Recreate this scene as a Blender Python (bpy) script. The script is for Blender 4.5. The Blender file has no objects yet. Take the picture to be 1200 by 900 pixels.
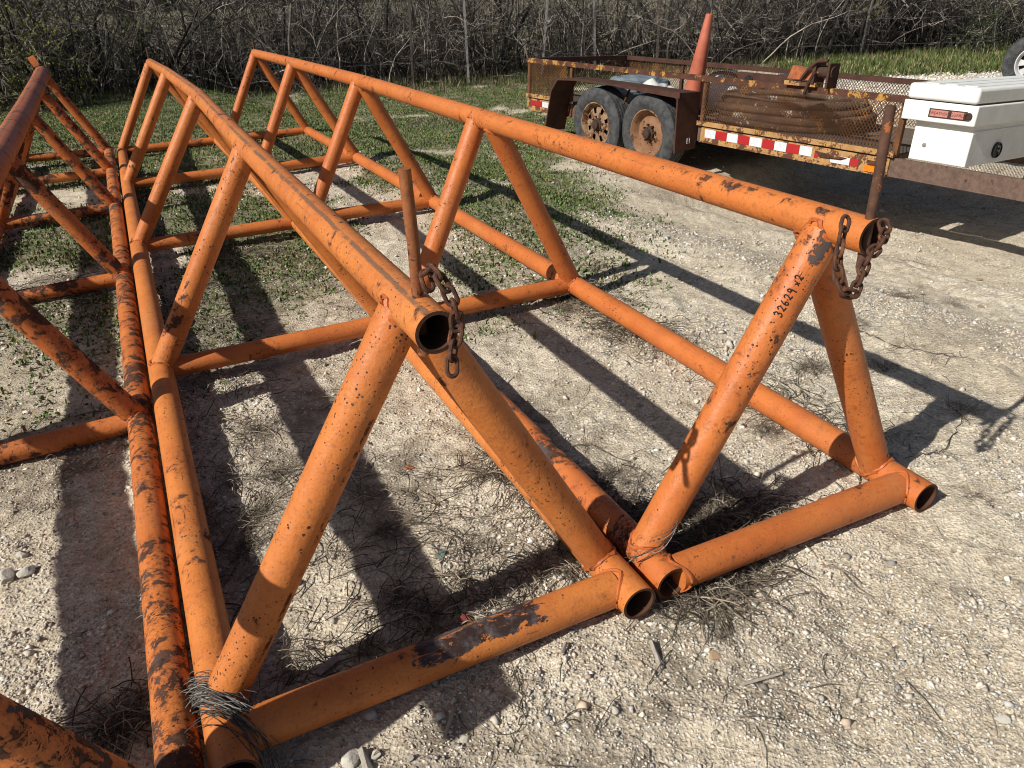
import bpy, math, random
import numpy as np
from mathutils import Matrix, Vector
rng = np.random.default_rng(7); random.seed(7)
S = bpy.context.scene
COL = S.collection
# ------------------------------------------------------------------ camera
EYE = np.array([0., 0., 1.6])
FW = np.array([0., .8777, -.4793]); RT = np.array([.999, -.0216, -.0395]); UPV = np.array([.045, .4788, .8768])
FPX = 898.95
def norm(v): v = np.asarray(v, float); return v/np.linalg.norm(v)
cd = bpy.data.cameras.new('camera'); cam = bpy.data.objects.new('camera', cd); COL.objects.link(cam)
_f = norm(FW); _r = norm(RT-_f*(RT@_f)); _u = np.cross(_r, _f)
M4 = Matrix.Identity(4)
for i in range(3):
    M4[i][0] = _r[i]; M4[i][1] = _u[i]; M4[i][2] = -_f[i]; M4[i][3] = EYE[i]
cam.matrix_world = M4
cd.sensor_width = 36.0; cd.lens = 36*FPX/1200; cd.clip_start = .05; cd.clip_end = 1000
S.camera = cam
# ------------------------------------------------------------------ light
SUN_AZ, SUN_EL = math.radians(235), math.radians(39.7)      # azimuth of the sun, from +Y towards +X
S.world = bpy.data.worlds.new('World'); S.world.use_nodes = True
wn = S.world.node_tree; wn.nodes.clear()
sky = wn.nodes.new('ShaderNodeTexSky'); sky.sky_type = 'NISHITA'; sky.sun_disc = False
sky.sun_elevation = SUN_EL; sky.sun_rotation = SUN_AZ; sky.altitude = 200; sky.air_density = .8; sky.dust_density = 1.8; sky.ozone_density = .8
bg = wn.nodes.new('ShaderNodeBackground'); bg.inputs[1].default_value = .054
wo = wn.nodes.new('ShaderNodeOutputWorld'); wn.links.new(sky.outputs[0], bg.inputs[0]); wn.links.new(bg.outputs[0], wo.inputs[0])
sl = bpy.data.lights.new('sun', 'SUN'); sl.energy = 5.0; sl.angle = math.radians(.53); sl.color = (1, .965, .905)
so = bpy.data.objects.new('sun', sl); COL.objects.link(so)
sdir = Vector((math.sin(SUN_AZ)*math.cos(SUN_EL), math.cos(SUN_AZ)*math.cos(SUN_EL), math.sin(SUN_EL)))
so.rotation_euler = sdir.to_track_quat('Z', 'Y').to_euler(); so.location = (-4, -3, 6)
S.view_settings.view_transform = 'Standard'; S.view_settings.look = 'None'
S.view_settings.exposure = 0.08; S.view_settings.gamma = 1
S.cycles.filter_width = 1.05; S.cycles.max_bounces = 6; S.cycles.diffuse_bounces = 3
# ------------------------------------------------------------------ noise and terrain
_perm = np.random.default_rng(3).random((256, 256))
def vnoise(x, y):
    x = np.asarray(x, float); y = np.asarray(y, float)
    xi = np.floor(x).astype(int); yi = np.floor(y).astype(int); fx = x-xi; fy = y-yi
    fx = fx*fx*(3-2*fx); fy = fy*fy*(3-2*fy)
    g = lambda a, b: _perm[a & 255, b & 255]
    return (g(xi, yi)*(1-fx)+g(xi+1, yi)*fx)*(1-fy)+(g(xi, yi+1)*(1-fx)+g(xi+1, yi+1)*fx)*fy
def fbm(x, y, o=4):
    s = 0; a = .5; t = 0
    for k in range(o):
        s = s+a*vnoise(x*2**k+17*k, y*2**k+5*k); t += a; a *= .5
    return s/t
def ss(a, b, x):
    u = np.clip((np.asarray(x, float)-a)/(b-a), 0, 1); return u*u*(3-2*u)
TO = np.array([.3757, 10.1912]); TY = .5729
TE = np.array([math.sin(TY), -math.cos(TY)]); TOUT = np.array([-math.cos(TY), -math.sin(TY)])
def zbase(x, y):
    x = np.asarray(x, float); y = np.asarray(y, float)
    out = (x-TO[0])*TOUT[0]+(y-TO[1])*TOUT[1]
    s = (x-TO[0])*TE[0]+(y-TO[1])*TE[1]
    dip = .30*ss(1.0, .25, out)*ss(-2.6, -1.9, out)*ss(2.75, 3.3, s)*ss(9.5, 7.5, s)
    return -.022*np.clip(y-2, 0, 12)-.2*ss(2.4, 1.2, out)-dip
def bank(x, y):
    out = (np.asarray(x)-TO[0])*TOUT[0]+(np.asarray(y)-TO[1])*TOUT[1]
    return np.exp(-((out-2.15)/.45)**2)
def ground_z(x, y):
    near = np.exp(-((np.asarray(y, float)-4)/9)**2)
    rail = .02*near
    z = zbase(x, y)-.004
    z = z+near*((fbm(np.asarray(x)*1.3, np.asarray(y)*1.3, 3)-.5)*.035+(fbm(np.asarray(x)*9+3, np.asarray(y)*9, 3)-.5)*.030+(fbm(np.asarray(x)*38, np.asarray(y)*30+9, 2)-.5)*.018)
    z = z+bank(x, y)*(.03+.08*(fbm(np.asarray(x)*2.5, np.asarray(y)*2.5+40, 3)-.35))*ss(3.5, 6, y)
    out = (np.asarray(x)-TO[0])*TOUT[0]+(np.asarray(y)-TO[1])*TOUT[1]; w = .12*(fbm(np.asarray(x)*.6, np.asarray(y)*.6+11, 2)-.5)
    return z-.006-.014*near*(np.exp(-((out+w-1.62)/.13)**2)+np.exp(-((out+w-2.75)/.13)**2)*ss(4.4, 3.6, y))
def rut_mask(x, y):
    out = (np.asarray(x)-TO[0])*TOUT[0]+(np.asarray(y)-TO[1])*TOUT[1]; w = .12*(fbm(np.asarray(x)*.6, np.asarray(y)*.6+11, 2)-.5)
    return np.clip(np.exp(-((out+w-1.62)/.2)**2)+np.exp(-((out+w-2.75)/.2)**2)*ss(4.4, 3.6, y), 0, 1)
def G(u, v, dz=0.):
    """ground point seen at photograph pixel u, v (used to lay loose things out on the ground)"""
    d = _f+_r*(u-600)/FPX-_u*(v-450)/FPX; z = -.02
    for _ in range(60):
        P = EYE+d*((z-1.6)/d[2]); z = .6*z+.4*float(zbase(P[0], P[1]))
    return np.array([P[0], P[1], float(ground_z(P[0], P[1]))+dz])
def ray_at(u, v, depth): return EYE+(_f+_r*(u-600)/FPX-_u*(v-450)/FPX)*depth
# ------------------------------------------------------------------ mesh helpers
class MB:
    def __init__(s): s.v = []; s.f = []; s.uv = []; s.n = 0; s.c = []
    def add(s, V, F, UV=None, col=None):
        V = np.asarray(V, float); s.v.append(V)
        for i, f in enumerate(F):
            s.f.append([int(a)+s.n for a in f]); s.uv.append(UV[i] if UV is not None else [(0, 0)]*len(f))
        if col is not None: s.c.append(np.tile(np.asarray(col, float), (len(V), 1)))
        s.n += len(V); return s
    def box(s, c, h, ax=None):
        c = np.asarray(c, float); ax = np.eye(3) if ax is None else np.asarray(ax, float)
        V = [c+ax[0]*h[0]*i+ax[1]*h[1]*j+ax[2]*h[2]*k for i in (-1, 1) for j in (-1, 1) for k in (-1, 1)]
        return s.add(V, [(0, 1, 3, 2), (4, 6, 7, 5), (0, 4, 5, 1), (2, 3, 7, 6), (0, 2, 6, 4), (1, 5, 7, 3)])
    def prism(s, P, Q):
        n = len(P); F = [tuple(range(n))[::-1], tuple(range(n, 2*n))]+[(i, (i+1) % n, n+(i+1) % n, n+i) for i in range(n)]
        return s.add(np.vstack([P, Q]), F)
    def tube(s, pts, rad, n=10, ref=(0, 0, 1), wall=0, caps=True):
        pts = np.asarray(pts, float); m = len(pts); rad = np.full(m, rad) if np.isscalar(rad) else np.asarray(rad)
        T = np.zeros_like(pts); T[1:-1] = pts[2:]-pts[:-2]; T[0] = pts[1]-pts[0]; T[-1] = pts[-1]-pts[-2]
        T /= np.linalg.norm(T, axis=1)[:, None]+1e-12
        ref = np.asarray(ref, float); L = np.concatenate([[0], np.cumsum(np.linalg.norm(np.diff(pts, axis=0), axis=1))])
        a = np.arange(n)/n*2*math.pi
        rings = []
        u = ref-T[0]*(ref@T[0])
        if np.linalg.norm(u) < .05: u = np.array([1., 0, 0])-T[0]*T[0][0]
        for i in range(m):
            u = (ref if np.linalg.norm(ref-T[i]*(ref@T[i])) > .3 else u); u = norm(u-T[i]*(u@T[i])); w = np.cross(T[i], u)
            rings.append((u, w))
        def shell(r):
            return np.vstack([pts[i]-(np.cos(a)[:, None]*rings[i][0]+np.sin(a)[:, None]*rings[i][1])*r[i] for i in range(m)])
        V = shell(rad); F = []; UV = []
        for i in range(m-1):
            for j in range(n):
                k = (j+1) % n
                F.append((i*n+j, i*n+k, (i+1)*n+k, (i+1)*n+j)); UV.append([(j/n, L[i]), ((j+1)/n, L[i]), ((j+1)/n, L[i+1]), (j/n, L[i+1])])
        if wall:
            o = m*n; V = np.vstack([V, shell(rad-wall)])
            for i in range(m-1):
                for j in range(n):
                    k = (j+1) % n; F.append((o+i*n+k, o+i*n+j, o+(i+1)*n+j, o+(i+1)*n+k)); UV.append([(9, 9)]*4)
            for i in (0, m-1):
                for j in range(n):
                    k = (j+1) % n; f = (i*n+j, i*n+k, o+i*n+k, o+i*n+j)
                    F.append(f if i else f[::-1]); UV.append([(9, 9)]*4)
        elif caps:
            F.append(tuple(range(n))[::-1]); UV.append([(0, 0)]*n); F.append(tuple((m-1)*n+j for j in range(n))); UV.append([(0, 0)]*n)
        return s.add(V, F, UV)
    def lathe(s, prof, ax, c, n=48, closed=False):
        """prof: list of (radius, along) ; ax: axis; c: centre"""
        ax = norm(ax); c = np.asarray(c, float); u = norm(np.cross(ax, (0, 0, 1)) if abs(ax[2]) < .9 else np.cross(ax, (1, 0, 0))); w = np.cross(ax, u)
        a = np.arange(n)/n*2*math.pi; V = np.vstack([c+ax*x+(np.cos(a)[:, None]*u+np.sin(a)[:, None]*w)*r for r, x in prof]); F = []
        m = len(prof)
        for i in range(m-1 if not closed else m):
            for j in range(n):
                k = (j+1) % n; i2 = (i+1) % m; F.append((i*n+j, i*n+k, i2*n+k, i2*n+j))
        return s.add(V, F)
    def mesh(s, name, loc=(0, 0, 0), smooth=True, recalc=True):
        me = bpy.data.meshes.new(name); V = np.vstack(s.v)-np.asarray(loc, float)
        me.from_pydata(V.tolist(), [], s.f)
        uvl = me.uv_layers.new(name='UVMap'); flat = [c for f in s.uv for p in f for c in p]; uvl.data.foreach_set('uv', flat)
        if s.c:
            at = me.color_attributes.new('tint', 'FLOAT_COLOR', 'POINT'); cc = np.vstack(s.c); at.data.foreach_set('color', np.hstack([cc, np.ones((len(cc), 1))]).astype(np.float32).ravel())
        if recalc:
            import bmesh
            bm = bmesh.new(); bm.from_mesh(me); bmesh.ops.recalc_face_normals(bm, faces=bm.faces); bm.to_mesh(me); bm.free()
        if smooth:
            me.shade_smooth()
            try: me.set_sharp_from_angle(angle=math.radians(38))
            except Exception: pass
        me.update(); return me
def raw_mesh(name, V, F, col=None, smooth=False):
    """fast mesh from arrays; F is (n,3) or (n,4)"""
    me = bpy.data.meshes.new(name); V = np.ascontiguousarray(V, np.float32); F = np.ascontiguousarray(F, np.int32); k = F.shape[1]
    me.vertices.add(len(V)); me.vertices.foreach_set('co', V.ravel())
    me.loops.add(F.size); me.loops.foreach_set('vertex_index', F.ravel())
    me.polygons.add(len(F)); me.polygons.foreach_set('loop_start', np.arange(0, F.size, k, dtype=np.int32)); me.polygons.foreach_set('loop_total', np.full(len(F), k, np.int32))
    me.update(calc_edges=True); me.validate()
    if col is not None:
        at = me.color_attributes.new('tint', 'FLOAT_COLOR', 'POINT')
        at.data.foreach_set('color', np.hstack([col, np.ones((len(col), 1))]).astype(np.float32).ravel())
    if smooth: me.shade_smooth()
    return me
def tag(o, label=None, cat=None, group=None, kind=None):
    if label: o['label'] = label
    if cat: o['category'] = cat
    if group: o['group'] = group
    if kind: o['kind'] = kind
    return o
def link(name, me, mat, parent=None, loc=None):
    o = bpy.data.objects.new(name, me); COL.objects.link(o)
    if me is not None and mat is not None and len(me.materials) == 0:
        for m in (mat if isinstance(mat, (list, tuple)) else [mat]): me.materials.append(m)
    if parent is not None: o.parent = parent
    if loc is not None: o.location = [float(c) for c in loc]
    return o
def thing(name, loc, label, cat, group=None):
    o = bpy.data.objects.new(name, None); COL.objects.link(o); o.location = [float(c) for c in loc]; o.empty_display_size = .1
    return tag(o, label, cat, group)
ORG = {}
def part(name, mb, mat, root, smooth=True, label=None):
    """a part built in world coordinates, hung on a thing (or on a part of it)"""
    top = root
    while top.parent: top = top.parent
    o = link(name, mb.mesh(name, top.location, smooth), mat, root)
    if label: o['label'] = label
    return o
# ------------------------------------------------------------------ materials
def new_mat(name):
    m = bpy.data.materials.new(name); m.use_nodes = True; nt = m.node_tree
    return m, nt, nt.nodes['Principled BSDF']
class NT:
    def __init__(s, nt): s.nt = nt; s.L = nt.links.new
    def n(s, t, **k):
        nd = s.nt.nodes.new(t)
        for a, b in k.items(): setattr(nd, a, b)
        return nd
    def coord(s, which='Object', seed=True):
        tc = s.n('ShaderNodeTexCoord'); v = tc.outputs[which]
        if seed:
            oi = s.n('ShaderNodeObjectInfo'); mu = s.n('ShaderNodeMath', operation='MULTIPLY'); s.L(oi.outputs['Random'], mu.inputs[0]); mu.inputs[1].default_value = 37.
            ad = s.n('ShaderNodeVectorMath', operation='ADD'); cx = s.n('ShaderNodeCombineXYZ')
            for i in range(3): s.L(mu.outputs[0], cx.inputs[i])
            s.L(v, ad.inputs[0]); s.L(cx.outputs[0], ad.inputs[1]); v = ad.outputs[0]
        return v
    def noise(s, vec, scale, detail=4, rough=.55, dist=0):
        nd = s.n('ShaderNodeTexNoise'); s.L(vec, nd.inputs['Vector']); nd.inputs['Scale'].default_value = scale; nd.inputs['Detail'].default_value = detail; nd.inputs['Roughness'].default_value = rough; nd.inputs['Distortion'].default_value = dist
        return nd.outputs['Fac']
    def voro(s, vec, scale, feature='F1', out='Distance'):
        nd = s.n('ShaderNodeTexVoronoi', feature=feature); s.L(vec, nd.inputs['Vector']); nd.inputs['Scale'].default_value = scale
        return nd.outputs[out]
    def m(s, op, a, b=None, clamp=False):
        nd = s.n('ShaderNodeMath', operation=op); nd.use_clamp = clamp
        for i, x in enumerate((a, b)):
            if x is None: continue
            if isinstance(x, (int, float)): nd.inputs[i].default_value = x
            else: s.L(x, nd.inputs[i])
        return nd.outputs[0]
    def step(s, x, lo, hi):
        nd = s.n('ShaderNodeMapRange', interpolation_type='SMOOTHSTEP'); s.L(x, nd.inputs[0]); nd.inputs[1].default_value = lo; nd.inputs[2].default_value = hi
        nd.inputs[3].default_value = 0; nd.inputs[4].default_value = 1; return nd.outputs[0]
    def mix(s, f, a, b, mode='MIX'):
        nd = s.n('ShaderNodeMix', data_type='RGBA', blend_type=mode)
        if isinstance(f, (int, float)): nd.inputs[0].default_value = f
        else: s.L(f, nd.inputs[0])
        for i, x in ((6, a), (7, b)):
            if isinstance(x, (tuple, list)): nd.inputs[i].default_value = (*x[:3], 1)
            else: s.L(x, nd.inputs[i])
        return nd.outputs[2]
    def ramp(s, f, stops):
        nd = s.n('ShaderNodeValToRGB'); cr = nd.color_ramp
        while len(cr.elements) < len(stops): cr.elements.new(.5)
        for e, (p, c) in zip(cr.elements, stops): e.position = p; e.color = (*c, 1)
        s.L(f, nd.inputs[0]); return nd.outputs[0]
    def bump(s, h, st, dist, bs, prev=None):
        nd = s.n('ShaderNodeBump'); nd.inputs['Strength'].default_value = st; nd.inputs['Distance'].default_value = dist; s.L(h, nd.inputs['Height'])
        if prev is not None: s.L(prev, nd.inputs['Normal'])
        s.L(nd.outputs[0], bs.inputs['Normal']); return nd.outputs[0]
def paint(name, chip=.5, peel=0., specks=.5, stripe=0., patch=None, base=(.60, .205, .047), dust=.4, zones=()):
    """old orange pipe paint: faded, chipped to dark rust; uv.x runs round the pipe (0.5 on top), uv.y along it in metres"""
    m, nt, bs = new_mat(name); N = NT(nt); v = N.coord()
    uvn = N.n('ShaderNodeTexCoord').outputs['UV']; sep = N.n('ShaderNodeSeparateXYZ'); N.L(uvn, sep.inputs[0])
    big = N.noise(v, 2.6, 3, .6); mid = N.noise(v, 17, 5, .62, .4); fine = N.noise(v, 75, 3, .6)
    # chips: mid noise against a threshold lowered where the large noise is high
    val = N.m('ADD', N.m('MULTIPLY', mid, .75), N.m('MULTIPLY', fine, .25)); val = N.m('ADD', val, N.m('MULTIPLY', N.m('SUBTRACT', big, .5), .42+peel*.25))
    for (u0, uw, l0, l1, amt) in zones:       # knocks gathered where chains and other pipes hit
        du = N.m('ABSOLUTE', N.m('SUBTRACT', N.m('FRACT', N.m('ADD', N.m('SUBTRACT', sep.outputs[0], u0), .5)), .5))
        zz = N.m('MULTIPLY', N.step(du, uw, uw*.5), N.m('MULTIPLY', N.step(sep.outputs[1], l0, l0+.06), N.step(sep.outputs[1], l1, l1-.06)))
        val = N.m('ADD', val, N.m('MULTIPLY', zz, amt))
    th = .742-.20*chip-.06*peel
    chipm = N.step(val, th, th+.012)
    # pin-head rust specks
    d = N.voro(v, 88); dc = N.n('ShaderNodeTexVoronoi', feature='F1'); N.L(v, dc.inputs['Vector']); dc.inputs['Scale'].default_value = 88
    sepc = N.n('ShaderNodeSeparateColor'); N.L(dc.outputs['Color'], sepc.inputs[0])
    reg = N.step(N.noise(v, 5.5, 3), .46, .62)
    rad = N.m('MULTIPLY', N.m('MULTIPLY', N.step(sepc.outputs[0], .52, 1.), .36*specks+.10), N.m('ADD', N.m('MULTIPLY', reg, .8), .2))
    spm = N.m('LESS_THAN', N.m('ADD', d, N.m('MULTIPLY', N.noise(v, 230, 2), .35)), N.m('ADD', rad, .14))
    fv = N.n('ShaderNodeTexVoronoi'); N.L(v, fv.inputs['Vector']); fv.inputs['Scale'].default_value = 150; fs_ = N.n('ShaderNodeSeparateColor'); N.L(fv.outputs['Color'], fs_.inputs[0])
    fl = N.m('LESS_THAN', N.m('ADD', fv.outputs['Distance'], N.m('MULTIPLY', N.noise(v, 300, 2), .35)), N.m('MULTIPLY', N.step(fs_.outputs[1], .74, .95), N.m('ADD', .28, N.m('MULTIPLY', N.step(N.noise(v, 3.1, 4, .65), .46, .66), .36))))
    mask = N.m('MAXIMUM', N.m('MAXIMUM', chipm, spm), fl)
    ms = N.n('ShaderNodeMapping'); N.L(uvn, ms.inputs[0]); ms.inputs['Scale'].default_value = (26, 5, 1)      # scrapes running along the pipe
    sn = N.noise(ms.outputs[0], 1.3, 5, .7, .5); mask = N.m('MAXIMUM', mask, N.step(N.m('ADD', sn, N.m('MULTIPLY', N.m('SUBTRACT', big, .5), .5)), .735-.05*chip, .745-.05*chip))
    if peel:   # scales of paint peeling round the pipe
        mp = N.n('ShaderNodeMapping'); N.L(uvn, mp.inputs[0]); mp.inputs['Scale'].default_value = (13, 74, 1)
        pn = N.noise(mp.outputs[0], 1.5, 6, .72, 1.1); pm = N.step(N.m('ADD', pn, N.m('MULTIPLY', N.m('SUBTRACT', N.noise(v, 4.2, 4, .6), .5), .8)), .675-.065*peel, .70-.065*peel)
        mask = N.m('MAXIMUM', mask, pm)
    hue = N.noise(v, 6, 4, .6)
    col = N.mix(N.step(hue, .3, .75), base, (base[0]*.80, base[1]*.70, base[2]*.72))
    col = N.mix(N.m('MULTIPLY', N.step(N.noise(v, 1.7, 4, .7), .5, .8), dust), col, (.52, .27, .12))      # chalky fading and dust
    oi = N.n('ShaderNodeObjectInfo'); col = N.mix(N.m('MULTIPLY', oi.outputs['Random'], .35), col, (base[0]*.86, base[1]*.72, base[2]*.8))
    col = N.mix(N.m('MULTIPLY', N.step(N.noise(v, 120, 2), .52, .72), .30), col, (.30, .10, .03))
    md = N.n('ShaderNodeMapping'); N.L(uvn, md.inputs[0]); md.inputs['Scale'].default_value = (11, 1.6, 1)      # dirty streaks along the pipe
    col = N.mix(N.m('MULTIPLY', N.step(N.noise(md.outputs[0], 2.2, 6, .75), .50, .78), .42), col, (.20, .085, .035))
    col = N.mix(N.m('MULTIPLY', N.step(N.noise(v, 30, 7, .82), .50, .68), .48), col, (.22, .085, .034))            # rust bleeding and grime
    col = N.mix(N.m('MULTIPLY', N.step(val, th-.075, th), .55), col, (.20, .055, .018))                         # stained rim round the chips
    rust = N.mix(N.step(fine, .35, .65), (.035, .018, .013), (.11, .045, .022)); rust = N.mix(N.step(N.noise(v, 9, 2), .55, .7), rust, (.075, .062, .058))
    if stripe:
        off = N.m('ABSOLUTE', N.m('ADD', N.m('SUBTRACT', sep.outputs[0], .5-stripe[0]), N.m('MULTIPLY', N.m('SUBTRACT', N.noise(uvn, 7, 5, .7), .5), .06)))
        sm = N.m('MULTIPLY', N.step(off, stripe[1], stripe[1]*.45), N.step(N.noise(v, 13, 5, .7), .36, .52))
        col = N.mix(N.m('MULTIPLY', sm, .8), col, (.13, .085, .055))
    if patch:  # a smear of black coating on one side of the pipe
        u0, uw, l0, l1 = patch
        nz = N.m('ADD', N.m('SUBTRACT', N.noise(uvn, 11, 7, .78, .8), .5), N.m('MULTIPLY', N.m('SUBTRACT', N.noise(v, 60, 4, .7), .5), .5))
        a = N.m('LESS_THAN', N.m('ADD', N.m('ABSOLUTE', N.m('SUBTRACT', sep.outputs[0], u0)), N.m('MULTIPLY', nz, .22)), uw)
        b = N.m('MULTIPLY', N.m('GREATER_THAN', N.m('ADD', sep.outputs[1], N.m('MULTIPLY', nz, .22)), l0), N.m('LESS_THAN', N.m('ADD', sep.outputs[1], N.m('MULTIPLY', nz, .25)), l1))
        pk = N.m('MULTIPLY', N.m('MULTIPLY', a, b), N.step(N.noise(uvn, 8, 6, .75, 1.8), .60, .565))
        col = N.mix(N.m('MULTIPLY', pk, .95), col, N.mix(N.step(N.noise(v, 24, 5, .7), .4, .65), (.010, .012, .015), (.075, .08, .088)))
    col = N.mix(mask, col, rust)
    inner = N.m('GREATER_THAN', sep.outputs[1], 8.9)          # the bare bore of the pipe
    col = N.mix(inner, col, N.mix(mid, (.05, .022, .013), (.10, .042, .02)))
    N.L(col, bs.inputs['Base Color'])
    ro = N.n('ShaderNodeMapRange'); N.L(N.m('MAXIMUM', mask, inner), ro.inputs[0]); ro.inputs[3].default_value = .48; ro.inputs[4].default_value = .9
    N.L(N.m('ADD', ro.outputs[0], N.m('MULTIPLY', N.m('SUBTRACT', mid, .5), .25)), bs.inputs['Roughness']); bs.inputs['Specular IOR Level'].default_value = .35
    b1 = N.bump(N.m('SUBTRACT', 1, mask), .8, .0012, bs)
    N.bump(N.m('ADD', N.m('ADD', fine, N.m('MULTIPLY', N.noise(v, 140, 3), .6)), N.m('MULTIPLY', N.noise(v, 22, 3), 1.4)), .55, .0022, bs, b1)
    return m
def rusty(name, a, b, c=None, cth=.6, scale=14, rough=.85, bumpd=.003, grime=.35):
    m, nt, bs = new_mat(name); N = NT(nt); v = N.coord(); n1 = N.noise(v, scale, 5, .65); n2 = N.noise(v, scale*5, 3)
    col = N.mix(N.step(n1, .3, .7), a, b)
    if c is not None:
        col = N.mix(N.step(N.m('ADD', N.m('MULTIPLY', N.noise(v, scale*.55, 6, .7), .8), N.m('MULTIPLY', n2, .2)), cth, cth+.03), col, c)
    col = N.mix(N.m('MULTIPLY', n2, grime), col, (.02, .012, .01))
    N.L(col, bs.inputs['Base Color']); bs.inputs['Roughness'].default_value = rough; bs.inputs['Specular IOR Level'].default_value = .25
    N.bump(N.m('ADD', n2, n1), .5, bumpd, bs); return m
def plain(name, a, b, scale=20, rough=.7, bumpd=.002, spec=.3, metal=0.):
    m, nt, bs = new_mat(name); N = NT(nt); v = N.coord(); n1 = N.noise(v, scale, 5, .65)
    N.L(N.mix(N.step(n1, .3, .7), a, b), bs.inputs['Base Color']); bs.inputs['Roughness'].default_value = rough; bs.inputs['Specular IOR Level'].default_value = spec; bs.inputs['Metallic'].default_value = metal
    N.bump(n1, .4, bumpd, bs); return m
def tinted(name, rough=.85, trans=0., nscale=60, var=.35, bumpd=0.):
    """colour from the mesh's own tint attribute, broken up by noise"""
    m, nt, bs = new_mat(name); N = NT(nt); at = N.n('ShaderNodeAttribute'); at.attribute_name = 'tint'; v = N.coord()
    n = N.noise(v, nscale, 4, .6); f = N.m('ADD', 1-var*.5, N.m('MULTIPLY', n, var))
    cc = N.n('ShaderNodeCombineColor'); [N.L(f, cc.inputs[i]) for i in range(3)]
    N.L(N.mix(1., at.outputs['Color'], cc.outputs[0], 'MULTIPLY'), bs.inputs['Base Color']); bs.inputs['Roughness'].default_value = rough; bs.inputs['Specular IOR Level'].default_value = .2
    if trans: bs.inputs['Subsurface Weight'].default_value = 0
    if bumpd: N.bump(n, .6, bumpd, bs)
    return m
P_MID = paint('orange paint', chip=.40, specks=.8)
P_MLEG = paint('orange paint knocked in a line', chip=.36, specks=.95, zones=((.085, .03, .10, 1.05, .13), (.0, .10, .35, .75, .03)))
P_RLEG = paint('orange paint knocked by the chain', chip=.42, specks=.85, base=(.58, .18, .042), zones=((.90, .08, .88, 1.2, .14), (.97, .12, .97, 1.2, .09), (.95, .08, .3, 1., .03)))
P_WELD = paint('rusty painted weld', chip=.75, specks=.9, base=(.50, .14, .035))
P_MIDTOP = paint('orange paint worn along the top', chip=.62, specks=.4, stripe=(.055, .030))
P_RTOP = paint('orange paint faintly worn', chip=.55, specks=.35, stripe=(-.05, .012), base=(.60, .195, .043), zones=((.40, .06, .0, .85, .075),))
P_RIGHT = paint('orange paint fairly sound', chip=.45, specks=.7, base=(.57, .175, .040))
P_PATCH = paint('orange paint with black smear', chip=.4, specks=.6, patch=(.50, .15, .42, .76))
P_LEFT = paint('orange paint peeling', chip=.72, peel=.8, specks=.5, base=(.56, .170, .042), dust=.45)
P_LTOP = paint('orange paint bleached', chip=.5, peel=.45, specks=.4, base=(.42, .125, .05), dust=.6, stripe=(0., .03))
P_SCALE = paint('orange paint heavily scaled', chip=.74, peel=.95, specks=.6, base=(.58, .185, .043), dust=.4)
RUST = rusty('dark chain rust', (.055, .028, .02), (.13, .055, .03), (.22, .075, .035), .58, 60, .8, .002)
PINM = rusty('rusty pin steel', (.075, .04, .028), (.14, .07, .045), (.42, .14, .045), .60, 26, .75, .002)
PINO = rusty('orange rusted pin', (.24, .085, .035), (.36, .13, .045), (.07, .03, .02), .56, 30, .75, .002)
TR_BROWN = rusty('brown rusted trailer steel', (.06, .028, .02), (.10, .043, .028), (.42, .20, .06), .69, 9)
TR_YEL = rusty('worn yellow trailer paint', (.42, .22, .08), (.54, .32, .13), (.13, .055, .028), .50, 13)
TR_MESH = rusty('rusted expanded metal', (.10, .048, .025), (.20, .085, .03), (.33, .15, .035), .55, 6)
TR_EDGE = rusty('brown rust with yellow remains', (.07, .03, .02), (.12, .05, .028), (.50, .26, .06), .55, 16)
TONGUE = rusty('grey brown tongue steel', (.12, .075, .055), (.19, .125, .095), (.06, .03, .02), .62, 22)
CABLE = rusty('brown cable with painted highlights', (.075, .05, .036), (.15, .105, .075), (.50, .45, .39), .575, 7, .85, .004, .25)  # pale blotches in the colour stand in for highlights on the loops
WHITE = rusty('dirty white enamel', (.85, .85, .81), (.76, .76, .70), (.22, .13, .075), .70, 6, .5, .0008, .12)
SACK = plain('white woven sack', (.66, .66, .62), (.5, .5, .47), 14, .8, .006)
TARP = plain('blue grey tarp', (.10, .13, .15), (.17, .20, .22), 9, .7, .01)
RUBBER = plain('weathered tyre rubber', (.035, .035, .036), (.085, .085, .085), 16, .85, .004, .2)
RIM1 = rusty('cream wheel paint', (.38, .26, .15), (.28, .165, .09), (.12, .052, .026), .50, 18, .6)
RIM2 = rusty('tan rusted wheel', (.24, .12, .062), (.32, .17, .09), (.10, .045, .024), .55, 14, .7)
HUB = rusty('dark hub', (.035, .022, .018), (.085, .045, .028), None, .6, 30)
CONE = plain('faded orange cone plastic', (.52, .15, .085), (.40, .105, .06), 9, .55, .001, .4)
RED = plain('red reflective film', (.42, .022, .025), (.35, .02, .022), 60, .35, .0005, .5)
SILVER = plain('white reflective film', (.68, .70, .72), (.55, .57, .60), 40, .35, .0005, .5)
AMBER = plain('amber lens', (.75, .22, .015), (.65, .18, .012), 50, .25, .001, .5)
BLACK = plain('black plastic', (.012, .012, .013), (.03, .03, .03), 40, .5, .001)
INK = plain('black marker ink', (.008, .008, .01), (.014, .012, .014), 60, .55, .0002)
PINK = plain('faded red badge print', (.42, .16, .13), (.50, .24, .20), 90, .5, .0004)
DKRED = plain('dark red letters', (.12, .03, .028), (.15, .04, .035), 90, .5, .0004)
CHALK = plain('white paint mark', (.7, .69, .66), (.6, .6, .57), 60, .7, .0004)
STEELP = plain('grey fence post steel', (.16, .15, .14), (.24, .23, .22), 20, .7, .002)
POSTW = plain('dark weathered post', (.05, .04, .033), (.10, .085, .07), 20, .9, .004)
WOOD = plain('grey weathered wood', (.26, .23, .19), (.38, .34, .29), 50, .9, .003)
BARK = plain('dry brown bark', (.10, .072, .052), (.17, .13, .10), 60, .9, .002)
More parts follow.
